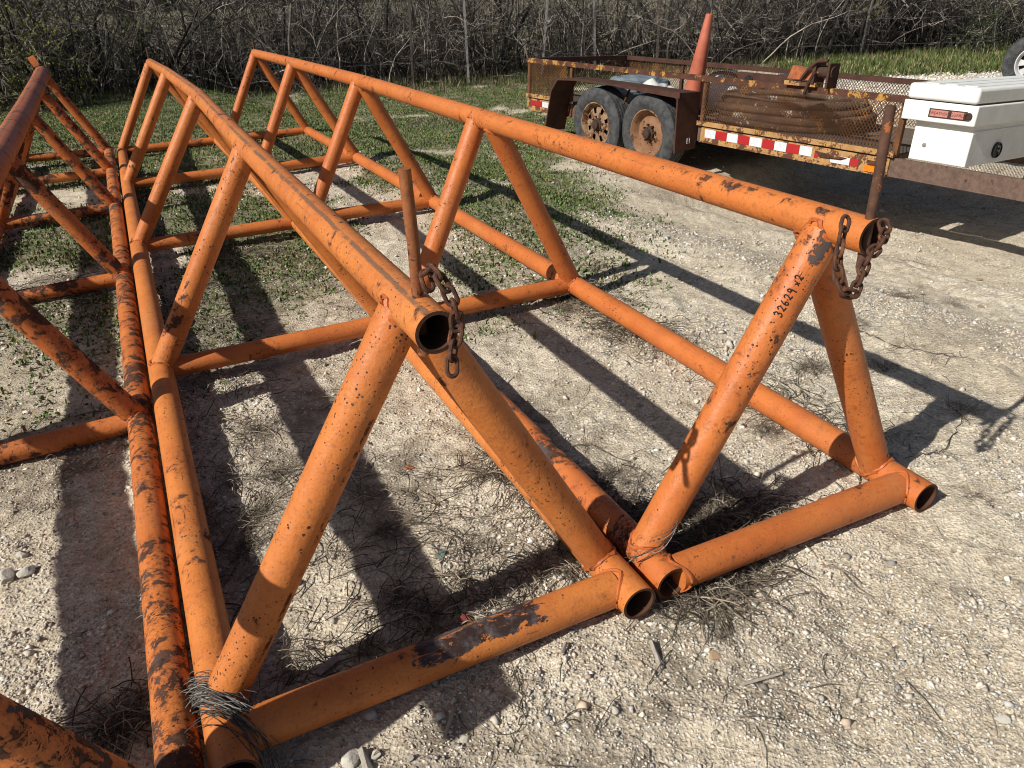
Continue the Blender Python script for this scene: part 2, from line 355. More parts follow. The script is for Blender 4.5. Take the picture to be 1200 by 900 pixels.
BRICK = plain('orange red brick', (.34, .10, .05), (.42, .16, .09), 40, .9, .004)
STONE = tinted('limestone', .9, 0, 30, .4, .006)
PEBB = tinted('gravel', .92, 0, 90, .3)
LEAF = tinted('leaves', .7, 0, 200, .3)
TWIG = tinted('bare twigs', .9, 0, 40, .5)
STRAW = tinted('dry grass', .8, 0, 60, .35)
# ------------------------------------------------------------------ the ground
def spaced(lo, flo, fhi, hi, step, g):
    a = list(np.arange(flo, fhi, step)); s = step; x = a[-1]
    while x < hi: s *= g; x += s; a.append(x)
    s = step; x = flo; b = []
    while x > lo: s *= g; x -= s; b.append(x)
    return np.array(b[::-1]+a)
gx = spaced(-150, -2.6, 3.4, 150, .017, 1.06); gy = spaced(-30, .2, 5.2, 260, .017, 1.045)
X, Y = np.meshgrid(gx, gy, indexing='ij'); Z = ground_z(X, Y)
rut = ss(.62, .3, np.abs(fbm(X*.8, Y*.5+3, 2)-.5)*6)
def grass_mask(x, y):
    x = np.asarray(x, float); y = np.asarray(y, float)
    out = (x-TO[0])*TOUT[0]+(y-TO[1])*TOUT[1]; s = (x-TO[0])*TE[0]+(y-TO[1])*TE[1]
    m = ss(2.3, 5.6, y+.3*(-x-1.))*ss(1.2, .3, x-.05*(y-5)+.5*(fbm(x*.9, y*.9+70, 2)-.5))      # between and behind the racks
    m = np.maximum(m, ss(11, 12.5, y)*ss(4.0, 2.0, x)*ss(17.8, 17.0, y)*.9)
    m = np.maximum(m, ss(9, 10.5, y)*ss(2.4, 1.2, x-.15*(y-9)))
    strip = ss(14.6, 15.3, y)*ss(19, 18.2, y)*ss(5.2, 6.4, x)
    m = np.clip(m, 0, 1)*ss(.40, .56, fbm(x*1.25+9, y*1.25, 5)+.13*ss(5, 9, y)+.06*ss(-1.5, -3, x))
    far = ss(24, 27, y)
    return np.clip(np.maximum(np.maximum(m, strip), far), 0, 1)
def litter_mask(x, y):
    x = np.asarray(x, float); y = np.asarray(y, float)
    front = front_y(x)
    m = ss(-.5, .7, y-front)*ss(24.5, 22, y)
    n = ss(.44, .66, fbm(x*2.2, y*2.2+60, 4))*.7*ss(7, 4, y)*ss(.9, .2, x-.45*(2-y))*ss(-2.2, -1.5, x+.46*(y-1.3)-.1)        # dead-weed mulch between the racks
    return np.clip(np.maximum(m, n), 0, 1)
def front_y(x): return np.interp(x, [-14, -10, -8, -5.5, 0, 5, 12, 18], [13, 13.6, 14.6, 16.6, 16.8, 17.3, 18.0, 18.4])
gm = grass_mask(X, Y); lm = litter_mask(X, Y)
wm = ss(5, 6.2, X)*ss(10.5, 12.0, Y)*ss(15.2, 14.6, Y)
nx, ny = X.shape; idx = np.arange(nx*ny).reshape(nx, ny)
F = np.stack([idx[:-1, :-1], idx[1:, :-1], idx[1:, 1:], idx[:-1, 1:]], -1).reshape(-1, 4)
me = raw_mesh('ground', np.stack([X, Y, Z], -1).reshape(-1, 3), F, np.stack([gm, lm, wm], -1).reshape(-1, 3), True)
m, nt, bs = new_mat('caliche ground'); N = NT(nt); v = N.coord('Object', False)
at = N.n('ShaderNodeAttribute'); at.attribute_name = 'tint'; sp = N.n('ShaderNodeSeparateColor'); N.L(at.outputs['Color'], sp.inputs[0])
big = N.noise(v, 1.1, 4, .6); mid = N.noise(v, 8, 5, .65); fin = N.noise(v, 55, 4, .65)
c = N.mix(N.step(big, .3, .7), (.55, .475, .365), (.68, .61, .49)); c = N.mix(N.step(mid, .42, .72), c, (.42, .355, .265))
vc = N.n('ShaderNodeTexVoronoi'); N.L(v, vc.inputs['Vector']); vc.inputs['Scale'].default_value = 95; vs = N.n('ShaderNodeSeparateColor'); N.L(vc.outputs['Color'], vs.inputs[0])
grain = N.ramp(vs.outputs[0], [(0, (.50, .48, .46)), (.2, (.90, .88, .85)), (.8, (1.05, 1.03, .98)), (1, (1.4, 1.38, 1.33))])
c = N.mix(.8, c, grain, 'MULTIPLY'); c = N.mix(N.m('MULTIPLY', N.step(fin, .55, .72), .55), c, (.20, .165, .125))
c = N.mix(N.m('MULTIPLY', sp.outputs[0], .72), c, N.mix(fin, (.06, .065, .03), (.16, .14, .08)))
c = N.mix(N.m('MULTIPLY', N.m('MULTIPLY', sp.outputs[1], N.step(mid, .25, .6)), .85), c, N.mix(fin, (.045, .035, .025), (.15, .12, .085)))
c = N.mix(N.m('MULTIPLY', sp.outputs[2], .7), c, (.55, .53, .48))
N.L(c, bs.inputs['Base Color']); bs.inputs['Roughness'].default_value = .95; bs.inputs['Specular IOR Level'].default_value = .1
b1 = N.bump(vc.outputs['Distance'], .8, .0055, bs); N.bump(N.m('ADD', fin, N.noise(v, 190, 3)), .7, .005, bs, b1)
g = link('ground', me, m); tag(g, 'pale caliche and gravel ground with patches of weeds', None, None, 'structure')

# ------------------------------------------------------------------ pipe racks
RACK = dict(
 M=dict(BL=[[-0.732, 1.272, .072], [-1.572, 3.088, .066], [-2.47, 5.03, .035], [-3.437, 7.12, -.026], [-4.4, 9.202, -.115]],
        BR=[[.237, 1.72, .06], [-.603, 3.536, .054], [-1.501, 5.478, .024], [-2.467, 7.568, -.037], [-3.43, 9.651, -.126]],
        T=[[-.221, 1.533, .975], [-1.074, 3.343, .969], [-1.947, 5.297, .938], [-2.934, 7.377, .877], [-3.926, 9.446, .789]], ext=(.225, .2, .185)),
 R=dict(BL=[[.361, 1.739, .065], [-.503, 3.606, .049], [-1.424, 5.598, .015], [-2.345, 7.591, -.035], [-3.292, 9.638, -.104]],
        BR=[[1.229, 2.14, .043], [.365, 4.008, .027], [-.556, 5.999, -.006], [-1.477, 7.992, -.056], [-2.423, 10.039, -.126]],
        T=[[.836, 1.98, .97], [-.072, 3.827, .955], [-.985, 5.822, .922], [-1.917, 7.811, .872], [-2.847, 9.865, .803]], ext=(.15, .2, .17)),
 L=dict(BL=[[-1.479, .615, .083], [-2.287, 2.353, .027], [-3.131, 4.171, -.01], [-3.956, 5.947, -.027], [-4.624, 7.385, -.026], [-5.137, 8.49, -.017]],
        BR=[[-.713, .97, .073], [-1.521, 2.709, .03], [-2.365, 4.527, -.0], [-3.19, 6.303, -.02], [-3.858, 7.74, -.037], [-4.372, 8.846, -.05]],
        T=[[-1.09, .803, .899], [-1.898, 2.541, .843], [-2.742, 4.359, .806], [-3.567, 6.135, .789], [-4.235, 7.573, .79], [-4.749, 8.678, .799]], ext=(.2, .2, .2)))
def weld(A, B, r, C0, C1, rr):
    """bead where pipe A>B of radius r meets the pipe C0>C1 of radius rr, on the B side of its axis"""
    r = min(r, .985*rr); A = np.asarray(A, float); B = np.asarray(B, float); C0 = np.asarray(C0, float); ax = norm(np.asarray(C1, float)-C0); d = norm(B-A)
    u = norm(np.cross(d, ax)); w = np.cross(d, u); out = []
    for k in range(28):
        a = k/28*2*math.pi; P = A+(u*math.cos(a)+w*math.sin(a))*r*1.0
        rel = P-C0; rp = rel-ax*(rel@ax); dp = d-ax*(d@ax); qa = dp@dp; qb = 2*rp@dp; qc = rp@rp-rr*rr; D = max(qb*qb-4*qa*qc, 0)
        out.append(P+d*((-qb+math.sqrt(D))/(2*qa)))
    out.append(out[0]); out.append(out[1]); return out
def tube_rail(pts, ext0, ext1):
    pts = np.asarray(pts, float); a = norm(pts[0]-pts[1]); b = norm(pts[-1]-pts[-2])
    full = np.vstack([pts[0]+a*ext0, pts, pts[-1]+b*ext1]); out = [full[0]]
    for i in range(len(full)-1):
        k = max(1, int(np.linalg.norm(full[i+1]-full[i])/.5))
        out += [full[i]+(full[i+1]-full[i])*j/k for j in range(1, k+1)]
    return np.array(out)
def build_rack(key, label, mats, radii, shiftL, shiftR, bar0, group):
    D = RACK[key]; BL, BR, T = (np.array(D[k]) for k in ('BL', 'BR', 'T')); rb, rl, rt = radii; n = len(T)
    root = thing('pipe_rack', (*((BL[0]+BR[0])/2)[:2], 0.), label, 'pipe rack', group)
    top = part('top_rail', MB().tube(tube_rail(T, D['ext'][2], .06), rt, 40, wall=.008), mats['top'], root)
    part('bottom_rail', MB().tube(tube_rail(BL, D['ext'][0], .1), rb, 32, wall=.008), mats['railL'], root)
    part('bottom_rail', MB().tube(tube_rail(BR, D['ext'][1], .1), rb, 32, wall=.008), mats['railR'], root)
    ax = norm(BL[1]-BL[0]); legs = []
    for i in range(n):
        for side, B, sh in ((0, BL, shiftL), (1, BR, shiftR)):
            tp = T[i]+ax*sh[i]; d = norm(tp-B[i])
            a, b = B[i]+d*rb*.55, tp-d*rt*.5
            k = max(2, int(np.linalg.norm(b-a)/.12)); pts = [a+(b-a)*j/k for j in range(k+1)]
            lg = part('leg', MB().tube(pts, rl, 36, ref=ax), mats['legs'][(2*i+side) % len(mats['legs'])], root); legs.append((lg, a, b))
            if i < 3:
                t0 = (T[max(i-1, 0)], T[min(i+1, n-1)]); bb = (B[max(i-1, 0)], B[min(i+1, n-1)])
                for Q0, C0, C1, rr in ((b, T[i], T[i]+ax, rt), (a, B[i], B[i]+ax, rb)):
                    other = a if Q0 is b else b
                    wp = np.array(weld(Q0, other, rl, C0, C1, rr)); wp = wp+np.random.default_rng(i*4+side).normal(0, .0023, wp.shape); wp[-2] = wp[0]; wp[-1] = wp[1]
                    part('weld_bead', MB().tube(wp, .0072+.0022*np.sin(np.arange(len(wp))*2.1), 6), mats['weld'], lg)
        sh = -ax*.1165 if (i == 0 and bar0) else 0*ax
        d = norm(BR[i]-BL[i]); a, b = BL[i]+d*rb*.6+sh, BR[i]-d*rb*.6+sh; k = 8
        part('cross_bar', MB().tube([a+(b-a)*j/k for j in range(k+1)], rb*(.98 if i == 0 else .86), 32), mats['bar0'] if i == 0 else mats['bars'], root)
        if i < 2:
            wp = np.array(weld(b, a, rb*(.98 if i == 0 else .86), BR[i], BR[i]+ax, rb)); part('weld_bead', MB().tube(wp, .006, 6), mats['weld'], root)
            wp = np.array(weld(a, b, rb*(.98 if i == 0 else .86), BL[i], BL[i]+ax, rb)); part('weld_bead', MB().tube(wp, .006, 6), mats['weld'], root)
    return root, legs, ax, T
GR = 'orange pipe racks side by side on the ground'
rM, lM, aM, TM = build_rack('M', 'orange pipe rack in the middle whose near cross bar carries a black paint smear', dict(top=P_MIDTOP, railL=P_MID, railR=P_MID, legs=[P_MLEG]+[P_MID]*9, bars=P_RIGHT, bar0=P_PATCH, weld=P_WELD), (.052, .050, .045), [0]*5, [0]*5, True, GR)
rR, lR, aR, TR = build_rack('R', 'orange pipe rack nearest the trailer with black numbers written on its front leg', dict(top=P_RTOP, railL=P_LEFT, railR=P_RIGHT, legs=[P_RLEG]+[P_RIGHT]*9, bars=P_RIGHT, bar0=P_RIGHT, weld=P_WELD), (.052, .051, .046), [-.03, .08, 0, 0, 0], [.03, -.08, -.04, 0, 0], True, GR)
rL, lL, aL, TL = build_rack('L', 'left orange pipe rack with peeling paint and a thick bleached top pipe', dict(top=P_LTOP, railL=P_LEFT, railR=P_SCALE, legs=[P_LEFT], bars=P_SCALE, bar0=P_LEFT, weld=P_WELD), (.049, .047, .070), [0]*6, [0]*6, False, GR)
_n = np.array([.9076, .4197, 0]); RACK['K'] = {k: (np.array(v)-_n*1.06+([0, 0, .21] if k == 'T' else [0, 0, 0]) if k != 'ext' else v) for k, v in RACK['L'].items()}
build_rack('K', 'tall orange pipe rack standing to the left of the leftmost rack', dict(top=P_LTOP, railL=P_LEFT, railR=P_LEFT, legs=[P_LEFT], bars=P_LEFT, bar0=P_LEFT, weld=P_WELD), (.049, .047, .075), [0]*6, [0]*6, False, GR)
# pins standing in the top rails
for root, T, ax, e0, rad, h, far in ((rM, TM, aM, .092, .0125, .30, .16), (rR, TR, aR, .155, .0122, .31, .16)):
    b = T[0]-ax*e0
    part('stake_pin', MB().tube([b-[0, 0, .085], b, b+[.002, .001, h*.5], b+[0, .0, h]], rad, 16), PINO if root is rM else PINM, root, label='rusty steel pin standing up through the top rail')
    b = T[-1]+ax*.02
    part('stake_pin', MB().tube([b, b+[0, 0, far]], .012, 10), PINM, root)
b = TL[-1]+aL*.03
part('stop_tab', MB().box(b+[-.05, 0, .12], (.035, .012, .05), (norm((.9, .2, .35)), norm((-.2, 1, 0)), norm((-.35, 0, .9)))), P_LEFT, rL, False)
# marker writing on the front leg of the right rack
lg, A, B = lR[0]
d = norm(B-A); mid0 = EYE-A; sidev = norm(np.cross(d, norm(EYE-(A+B)/2))); face = norm(np.cross(sidev, d))
if face@(EYE-A) < 0: face = -face
GL = {'3': [[(.1, .85), (.35, 1), (.65, .85), (.6, .62), (.35, .52), (.65, .45), (.7, .2), (.4, 0), (.1, .1)]],
      '2': [[(.1, .75), (.3, 1), (.6, .9), (.62, .6), (.35, .25), (.12, .05), (.3, .2), (.5, .05), (.8, .08)]],
      '6': [[(.5, 1), (.25, .7), (.12, .3), (.3, .02), (.6, .08), (.68, .35), (.45, .5), (.2, .3)]],
      '9': [[(.65, .8), (.4, 1), (.15, .8), (.25, .52), (.55, .55), (.66, .85), (.66, .4), (.6, -.1)]],
      'x': [[(.1, .1), (.7, .7)], [(.1, .7), (.7, .1)]]}
mb = MB(); hgt = .0215
L_AB = np.linalg.norm(B-A); adv = .0168
def on_leg(al, ac, r): th = ac/.051; return A+d*al+(face*math.cos(th)+sidev*math.sin(th))*r
flip = 1. if sidev@(-_r*1.+_u*.5) > 0 else -1.
x0 = L_AB*.752
for ch in '32629 x2':
    if ch == ' ': x0 += adv*.55; continue
    for st in GL[ch]:
        P = np.array(st); Q = []
        for i in range(len(P)-1):
            for t in np.linspace(0, 1, 5)[:-1]: Q.append(P[i]*(1-t)+P[i+1]*t)
        Q.append(P[-1]); Q = np.array(Q)
        for _ in range(3): Q[1:-1] = (Q[:-2]+Q[1:-1]*2+Q[2:])/4
        sc = .72 if ch in 'x' else 1.
        mb.tube([on_leg(x0+q[0]*hgt*.80*sc, flip*(q[1]*sc-.45)*hgt-.004*flip, .0512) for q in Q], .0019, 5)
    x0 += adv*(.8 if ch == 'x' else 1)
part('handwriting', mb, INK, lg)

# chains: each link a piece
def chain(name, pts, label, L=.043, w=.0112, r=.0047):
    pts = np.asarray(pts, float); seg = np.linalg.norm(np.diff(pts, axis=0), axis=1); cum = np.concatenate([[0], np.cumsum(seg)])
    pitch = L-2*r-.003; n = int(cum[-1]/pitch); root = thing(name, pts[0], label, 'chain', 'rusty chains on the pipe racks')
    at_ = lambda s: np.array([np.interp(s, cum, pts[:, k]) for k in range(3)])
    ref = np.array([.3, .4, .85])
    for i in range(n):
        c0, c1 = at_(i*pitch), at_((i+1)*pitch); t = norm(c1-c0) if np.linalg.norm(c1-c0) > 1e-5 else np.array([0, 0, 1.]); c = (c0+c1)/2
        u = norm(np.cross(t, ref)) if np.linalg.norm(np.cross(t, ref)) > .1 else norm(np.cross(t, (1, 0, 0)))
        vv = np.cross(t, u); a = (.78 if i % 2 else -.78)+rng.normal(0, .12); s_ = u*math.cos(a)+vv*math.sin(a); h = L/2-w-r*.2
        path = [c+t*(h+w*math.sin(q))+s_*w*math.cos(q) for q in np.linspace(0, math.pi, 9)]+[c-t*(h+w*math.sin(q))-s_*w*math.cos(q) for q in np.linspace(0, math.pi, 9)]
        path += path[:2]
        part('link', MB().tube(path, r, 8, ref=np.cross(t, s_), caps=False), RUST, root)
    return root
def px(*q): return [ray_at(u, v, dd) for u, v, dd in q]
chain('rusty_chain', px((503, 338, 1.50), (497, 318, 1.50), (507, 314, 1.47), (519, 330, 1.46), (530, 350, 1.47), (537, 378, 1.51), (533, 400, 1.51), (529, 422, 1.50), (531, 455, 1.50)), 'rusty chain hanging round the open pipe end of the middle rack')
chain('rusty_chain', px((992, 256, 1.80), (988, 270, 1.79), (984, 290, 1.79), (981, 310, 1.79), (983, 330, 1.79), (991, 346, 1.79), (1001, 345, 1.80), (1008, 325, 1.81), (1013, 312, 1.82), (1019, 299, 1.83), (1031, 288, 1.85), (1038, 272, 1.87), (1034, 254, 1.89)), 'rusty chain looped below the open pipe end nearest the trailer')

# ------------------------------------------------------------------ trailer
def TP(s, out, z): q = TO+TE*s+TOUT*out; return np.array([q[0], q[1], z+.069*out+.0054*s])
TAX = np.array([norm(TP(1, 0, 0)-TP(0, 0, 0)), norm(TP(0, 1, 0)-TP(0, 0, 0)), (0, 0, 1.)])
TAX[2] = norm(np.cross(TAX[0], TAX[1])); TAX[2] *= np.sign(TAX[2][2])
def tbox(mb, s0, s1, o0, o1, z0, z1): return mb.box(TP((s0+s1)/2, (o0+o1)/2, (z0+z1)/2), ((s1-s0)/2, (o1-o0)/2, (z1-z0)/2), TAX)
W = 1.649; ZT, ZD, ZB = .588, .160, -.013
tr = thing('utility_trailer', TP(2.4, -W/2, -.33), 'rusty brown tandem axle trailer with mesh sides and red and white tape', 'trailer')
mb = MB(); tbox(mb, -.02, 7.2, -.045, -.005, ZB, ZD-.03); part('frame_rail', mb, TONGUE, tr, False)
mb = MB(); tbox(mb, 2.93, 4.92, -.006, .012, ZB+.006, ZD-.038); tbox(mb, 2.93, 4.92, -.006, .03, ZB-.002, ZB+.010); part('yellow_skirt', mb, TR_YEL, tr, False)
mb = MB(); tbox(mb, -.03, .88, -.006, .012, ZB+.006, ZD-.038); tbox(mb, -.03, .88, -.006, .03, ZB-.002, ZB+.010); part('yellow_skirt', mb, TR_YEL, tr, False)
mb = MB(); tbox(mb, 0, 4.98, -W+.005, -W+.045, ZB, ZD-.03); part('frame_rail', mb, TR_BROWN, tr, False)
for s0, s1 in ((-.03, .80), (2.88, 4.95)):
    mb = MB(); tbox(mb, s0, s1, -.05, .022, ZD-.022, ZD); tbox(mb, s0, s1, .018, .026, ZD-.022, ZD+.022); part('deck_edge', mb, TR_YEL, tr, False)
nb = 11
for i in range(nb):                                                      # deck boards, old timber dark with rust and soil
    o1 = -.055-i*(W-.11)/nb; mb = MB(); tbox(mb, .0+rng.uniform(-.01, .01), 4.95, o1-(W-.11)/nb+.008, o1, ZD-.045, ZD-.006+rng.uniform(-.003, .003)); part('deck_board', mb, BARK, tr, False)
# posts and top rails
def angle_rail(pts_a, pts_b):
    mb = MB(); return mb
mb = MB(); tbox(mb, -.03, 4.97, -.045, .0, ZT-.05, ZT); part('top_rail', mb, TR_EDGE, tr, False)
mb = MB(); tbox(mb, -.03, 4.97, -W, -W+.045, ZT-.05, ZT); part('top_rail', mb, TR_BROWN, tr, False)
mb = MB(); tbox(mb, -.035, .02, -W+.046, -.046, ZT-.05, ZT+.001); part('top_rail', mb, TR_BROWN, tr, False)
for s, o0 in ((-.025, -.04), (2.90, -.04), (4.92, -.04), (-.025, -W+.005), (1.0, -W+.005), (3.1, -W+.005), (4.92, -W+.005), (.82, -.04)):
    mb = MB(); tbox(mb, s, s+.045, o0, o0+.035, ZD, ZT-.051); part('side_post', mb, TR_MESH if o0 > -1 else TR_BROWN, tr, False)
def mesh_panel(s0, s1, out, z0, z1, mat, along='s'):
    V = []; F = []; pw, ph = .062, .040; r = .0049; mb = MB()
    nc = int((s1-s0)/pw); nr = int((z1-z0)/ph)
    for i in range(nr):
        for sgn in (0, 1):
            pts = []
            for k in range(2*nc+1):
                ss_ = s0+(s1-s0)*k/(2*nc); zz = z0+(z1-z0)*(i+ (.03+.94*(k % 2) if sgn == 0 else .97-.94*(k % 2)))/nr
                pts.append(TP(ss_, out, zz) if along == 's' else TP(out, ss_, zz))
            pts = np.array(pts); m = len(pts); nrm = TAX[1] if along == 's' else TAX[0]; up = TAX[2]
            Vv = np.vstack([pts-up*r, pts+nrm*r*.8, pts+up*r, pts-nrm*r*.8]); Ff = []
            for q in range(4):
                for k in range(m-1): Ff.append((q*m+k, q*m+k+1, ((q+1) % 4)*m+k+1, ((q+1) % 4)*m+k))
            mb.add(Vv, Ff)
    return part('mesh_panel', mb, mat, tr, False)
mesh_panel(.03, .80, .004, ZD, ZT-.05, TR_MESH); mesh_panel(2.93, 4.92, .004, ZD, ZT-.05, TR_MESH)
mesh_panel(3.15, 4.92, -W+.012, ZD, ZT-.05, TR_MESH); mesh_panel(.03, 1.9, -W+.012, ZD, ZT-.05, TR_MESH)
mesh_panel(-W+.06, -.06, .0, ZD, ZT-.05, TR_MESH, 'o')
mb = MB(); tbox(mb, 1.95, 3.08, -W+.05, -W+.075, ZD-.005, ZT-.07); part('side_plate', mb, TR_BROWN, tr, False, 'solid brown steel plate in the far side')
mb = MB().lathe([(.0, .004), (.055, .004), (.055, 0), (.0, 0)], TAX[1], TP(2.12, -W+.076, ZT-.15), 20); part('dark_hole_disc', mb, BLACK, tr)  # solid black disc on the plate, painted shade in place of a hole
# fender
def tpoly(o0, o1, prof): return MB().prism([TP(s, o0, z) for s, z in prof], [TP(s, o1, z) for s, z in prof])
zf = .455
prof = [(.72, -.16), (.86, .30), (.98, zf-.02), (1.35, zf), (2.86, zf-.012), (2.86, zf-.032), (1.35, zf-.02), (.99, zf-.04), (.875, .29), (.735, -.165)]
part('fender', tpoly(.0, .295, prof), TR_BROWN, tr, False)
mb = MB(); mb.prism([TP(2.86, o, z) for o, z in ((.0, zf-.013), (.295, zf-.013), (.30, -.115), (.02, -.085))], [TP(2.878, o, z) for o, z in ((.0, zf-.013), (.295, zf-.013), (.30, -.115), (.02, -.085))])
fr = part('fender_front', mb, TR_BROWN, tr, False)
mb = MB(); mb.prism([TP(2.0, .295, zf-.005), TP(2.9, .295, zf-.005), TP(2.9, .295, zf-.06), TP(2.72, .295, zf-.055), TP(2.0, .295, zf-.03)], [TP(2.0, .30, zf-.005), TP(2.9, .30, zf-.005), TP(2.9, .30, zf-.06), TP(2.72, .30, zf-.055), TP(2.0, .30, zf-.03)]); part('fender_lip', mb, TR_BROWN, tr, False)
mb = MB(); mb.tube([TP(1.93, .03, zf-.03), TP(2.0, .20, .25)], .012, 8); part('fender_brace', mb, TR_BROWN, tr)
mb = MB()
for st in ([(.0, .05), (.0, 0)], [(.0, 0), (.018, .0), (.018, .025), (.0, .025)], [(.034, .0), (.034, .03), (.028, .05)]):
    mb.tube([TP(2.8795, .14-a, -.03+b) for a, b in st], .003, 5)
part('chalk_mark', mb, CHALK, fr)
# wheels
RW = .385
def wheel(root, c, axv, mat, holes, R=RW, Wd=.215):
    axv = norm(axv); c = np.asarray(c, float); wh = link('wheel', None, None, root) if False else None
    h = Wd/2; prof = [(R*.60, h*.80), (R*.66, h*.94), (R*.76, h*1.04), (R*.86, h*1.02), (R*.93, h*.92), (R*.975, h*.78)]
    g = []
    for k in range(5):
        x = h*.70-k*h*.35; g += [(R, x), (R*1.002, x-h*.12), (R*1.002, x-h*.24), (R*.972, x-h*.25), (R*.972, x-h*.34)]
    prof = prof+g[:-2]+[(r, -x) for r, x in prof[::-1]]
    ty = part('tyre', MB().lathe(prof, axv, c, 64), RUBBER, root)
    r0 = R*.60
    dish = [(r0, h*.78), (r0*1.03, h*.86), (r0*.98, h*.88), (r0*.93, h*.74), (r0*.88, h*.60), (r0*.84, h*.30 if not holes else h*.36)]
    inner = [(r0*.80, h*.34 if holes else h*.18), (r0*.70, h*.42 if holes else h*.16), (r0*.52, h*.46 if holes else h*.20), (r0*.42, h*.50 if holes else h*.34), (r0*.30, h*.52 if holes else h*.40)]
    mb = MB(); mb.lathe(dish+inner, axv, c, 64)
    if holes:
        base = len(dish)+1; keep = []; kuv = []
        for i, f in enumerate(mb.f):
            ring, seg = divmod(i, 64)
            if ring == base-1+0 and False: pass
            if ring in (base-1, base) and seg % 8 in (2, 3, 4): continue
            keep.append(f); kuv.append(mb.uv[i])
        mb.f, mb.uv = keep, kuv
    rim = part('rim', mb, mat, ty)
    part('hub', MB().lathe([(r0*.30, h*.3), (r0*.29, h*.62), (r0*.22, h*.68), (r0*.20, h*.95), (r0*.12, h*1.0), (0.001, h*1.0)], axv, c, 24), HUB, ty)
    part('drum', MB().lathe([(.001, h*.1), (r0*.83, h*.1), (r0*.83, -h*.5), (.001, -h*.5)], axv, c, 24), HUB, ty)
    u = norm(np.cross(axv, (0, 0, 1))); w_ = np.cross(axv, u)
    mb = MB()
    for k in range(8):
        a = k/8*2*math.pi+.2; q = c+(u*math.cos(a)+w_*math.sin(a))*r0*.36
        mb.tube([q+axv*h*.4, q+axv*h*.66], .010, 6)
    part('lug_nuts', mb, HUB, ty)
OA = np.array([*TOUT, 0.])
for s, mt, hl in ((1.597, RIM1, True), (2.412, RIM2, False)):
    for out, sg in ((.261-.1075, 1), (-W-.15, -1)):
        c = TP(s, out, 0); c[2] = float(zbase(c[0], c[1]))+RW-.012; wheel(tr, c, OA*sg, mt, hl)
    c0 = TP(s, .1, 0); c1 = TP(s, -W-.1, 0)
    for c in (c0, c1): c[2] = float(zbase(c[0], c[1]))+RW-.012
    part('axle', MB().tube([c0, c1], .035, 12), HUB, tr)
c0 = TP(7.0, -.10, ZB+.1); zj = float(zbase(c0[0], c0[1])); mb = MB(); mb.tube([c0+[0, 0, .35], [c0[0], c0[1], zj-.01]], .03, 14); mb.box([c0[0], c0[1], zj+.008], (.09, .09, .012)); part('jack_stand', mb, TR_BROWN, tr)
c1 = TP(7.0, -W/2, ZB+.06); mb = MB(); tbox(mb, 6.9, 7.1, -W+.1, -.045, ZB+.01, ZD-.04); part('front_beam', mb, TONGUE, tr, False)
mb = MB(); tbox(mb, 4.98, 7.2, -W+.045, -W+.1, ZB, ZD-.03); part('frame_rail', mb, TONGUE, tr, False)
# reflective tape on the skirts
cuts = [2.985, 3.125, 3.265, 3.40, 3.535, 3.68, 3.815, 3.95, 4.085, 4.215]
for i in range(len(cuts)-1):
    mb = MB(); tbox(mb, cuts[i]+.003, cuts[i+1]-.003, .0125, .0145, ZB+.046, ZD-.050); part('reflective_strip', mb, SILVER if i % 2 == 0 else RED, tr, False)
for s0, s1, mt, dz in ((4.40, 4.58, SILVER, -.022), (4.585, 4.66, RED, -.02), (4.24, 4.275, RED, -.01)):
    mb = MB(); tbox(mb, s0, s1, .0125, .0145, ZB+.052+dz, ZD-.062+dz); part('reflective_strip', mb, mt, tr, False)
for s0, s1, mt in ((.06, .16, RED), (.17, .29, RED), (.30, .43, SILVER), (.44, .57, RED)):
    mb = MB(); tbox(mb, s0, s1, .0125, .0145, ZB+.055, ZD-.056); part('reflective_strip', mb, mt, tr, False)
mb = MB(); tbox(mb, 4.73, 4.87, .012, .035, ZB+.015, ZB+.062); part('marker_light', mb, AMBER, tr, False)
mb = MB(); tbox(mb, 4.74, 4.86, .012, .03, ZB+.075, ZB+.10); part('lamp_bracket', mb, TR_EDGE, tr, False)
mb = MB(); mb.prism([TP(4.25, .013, ZB+.10), TP(4.55, .013, ZB+.085), TP(4.5, .013, ZB+.06), TP(4.3, .013, ZB+.055)], [TP(4.25, .03, ZB+.105), TP(4.55, .022, ZB+.085), TP(4.5, .03, ZB+.07), TP(4.3, .024, ZB+.055)]); part('torn_plate', mb, TR_EDGE, tr, False)

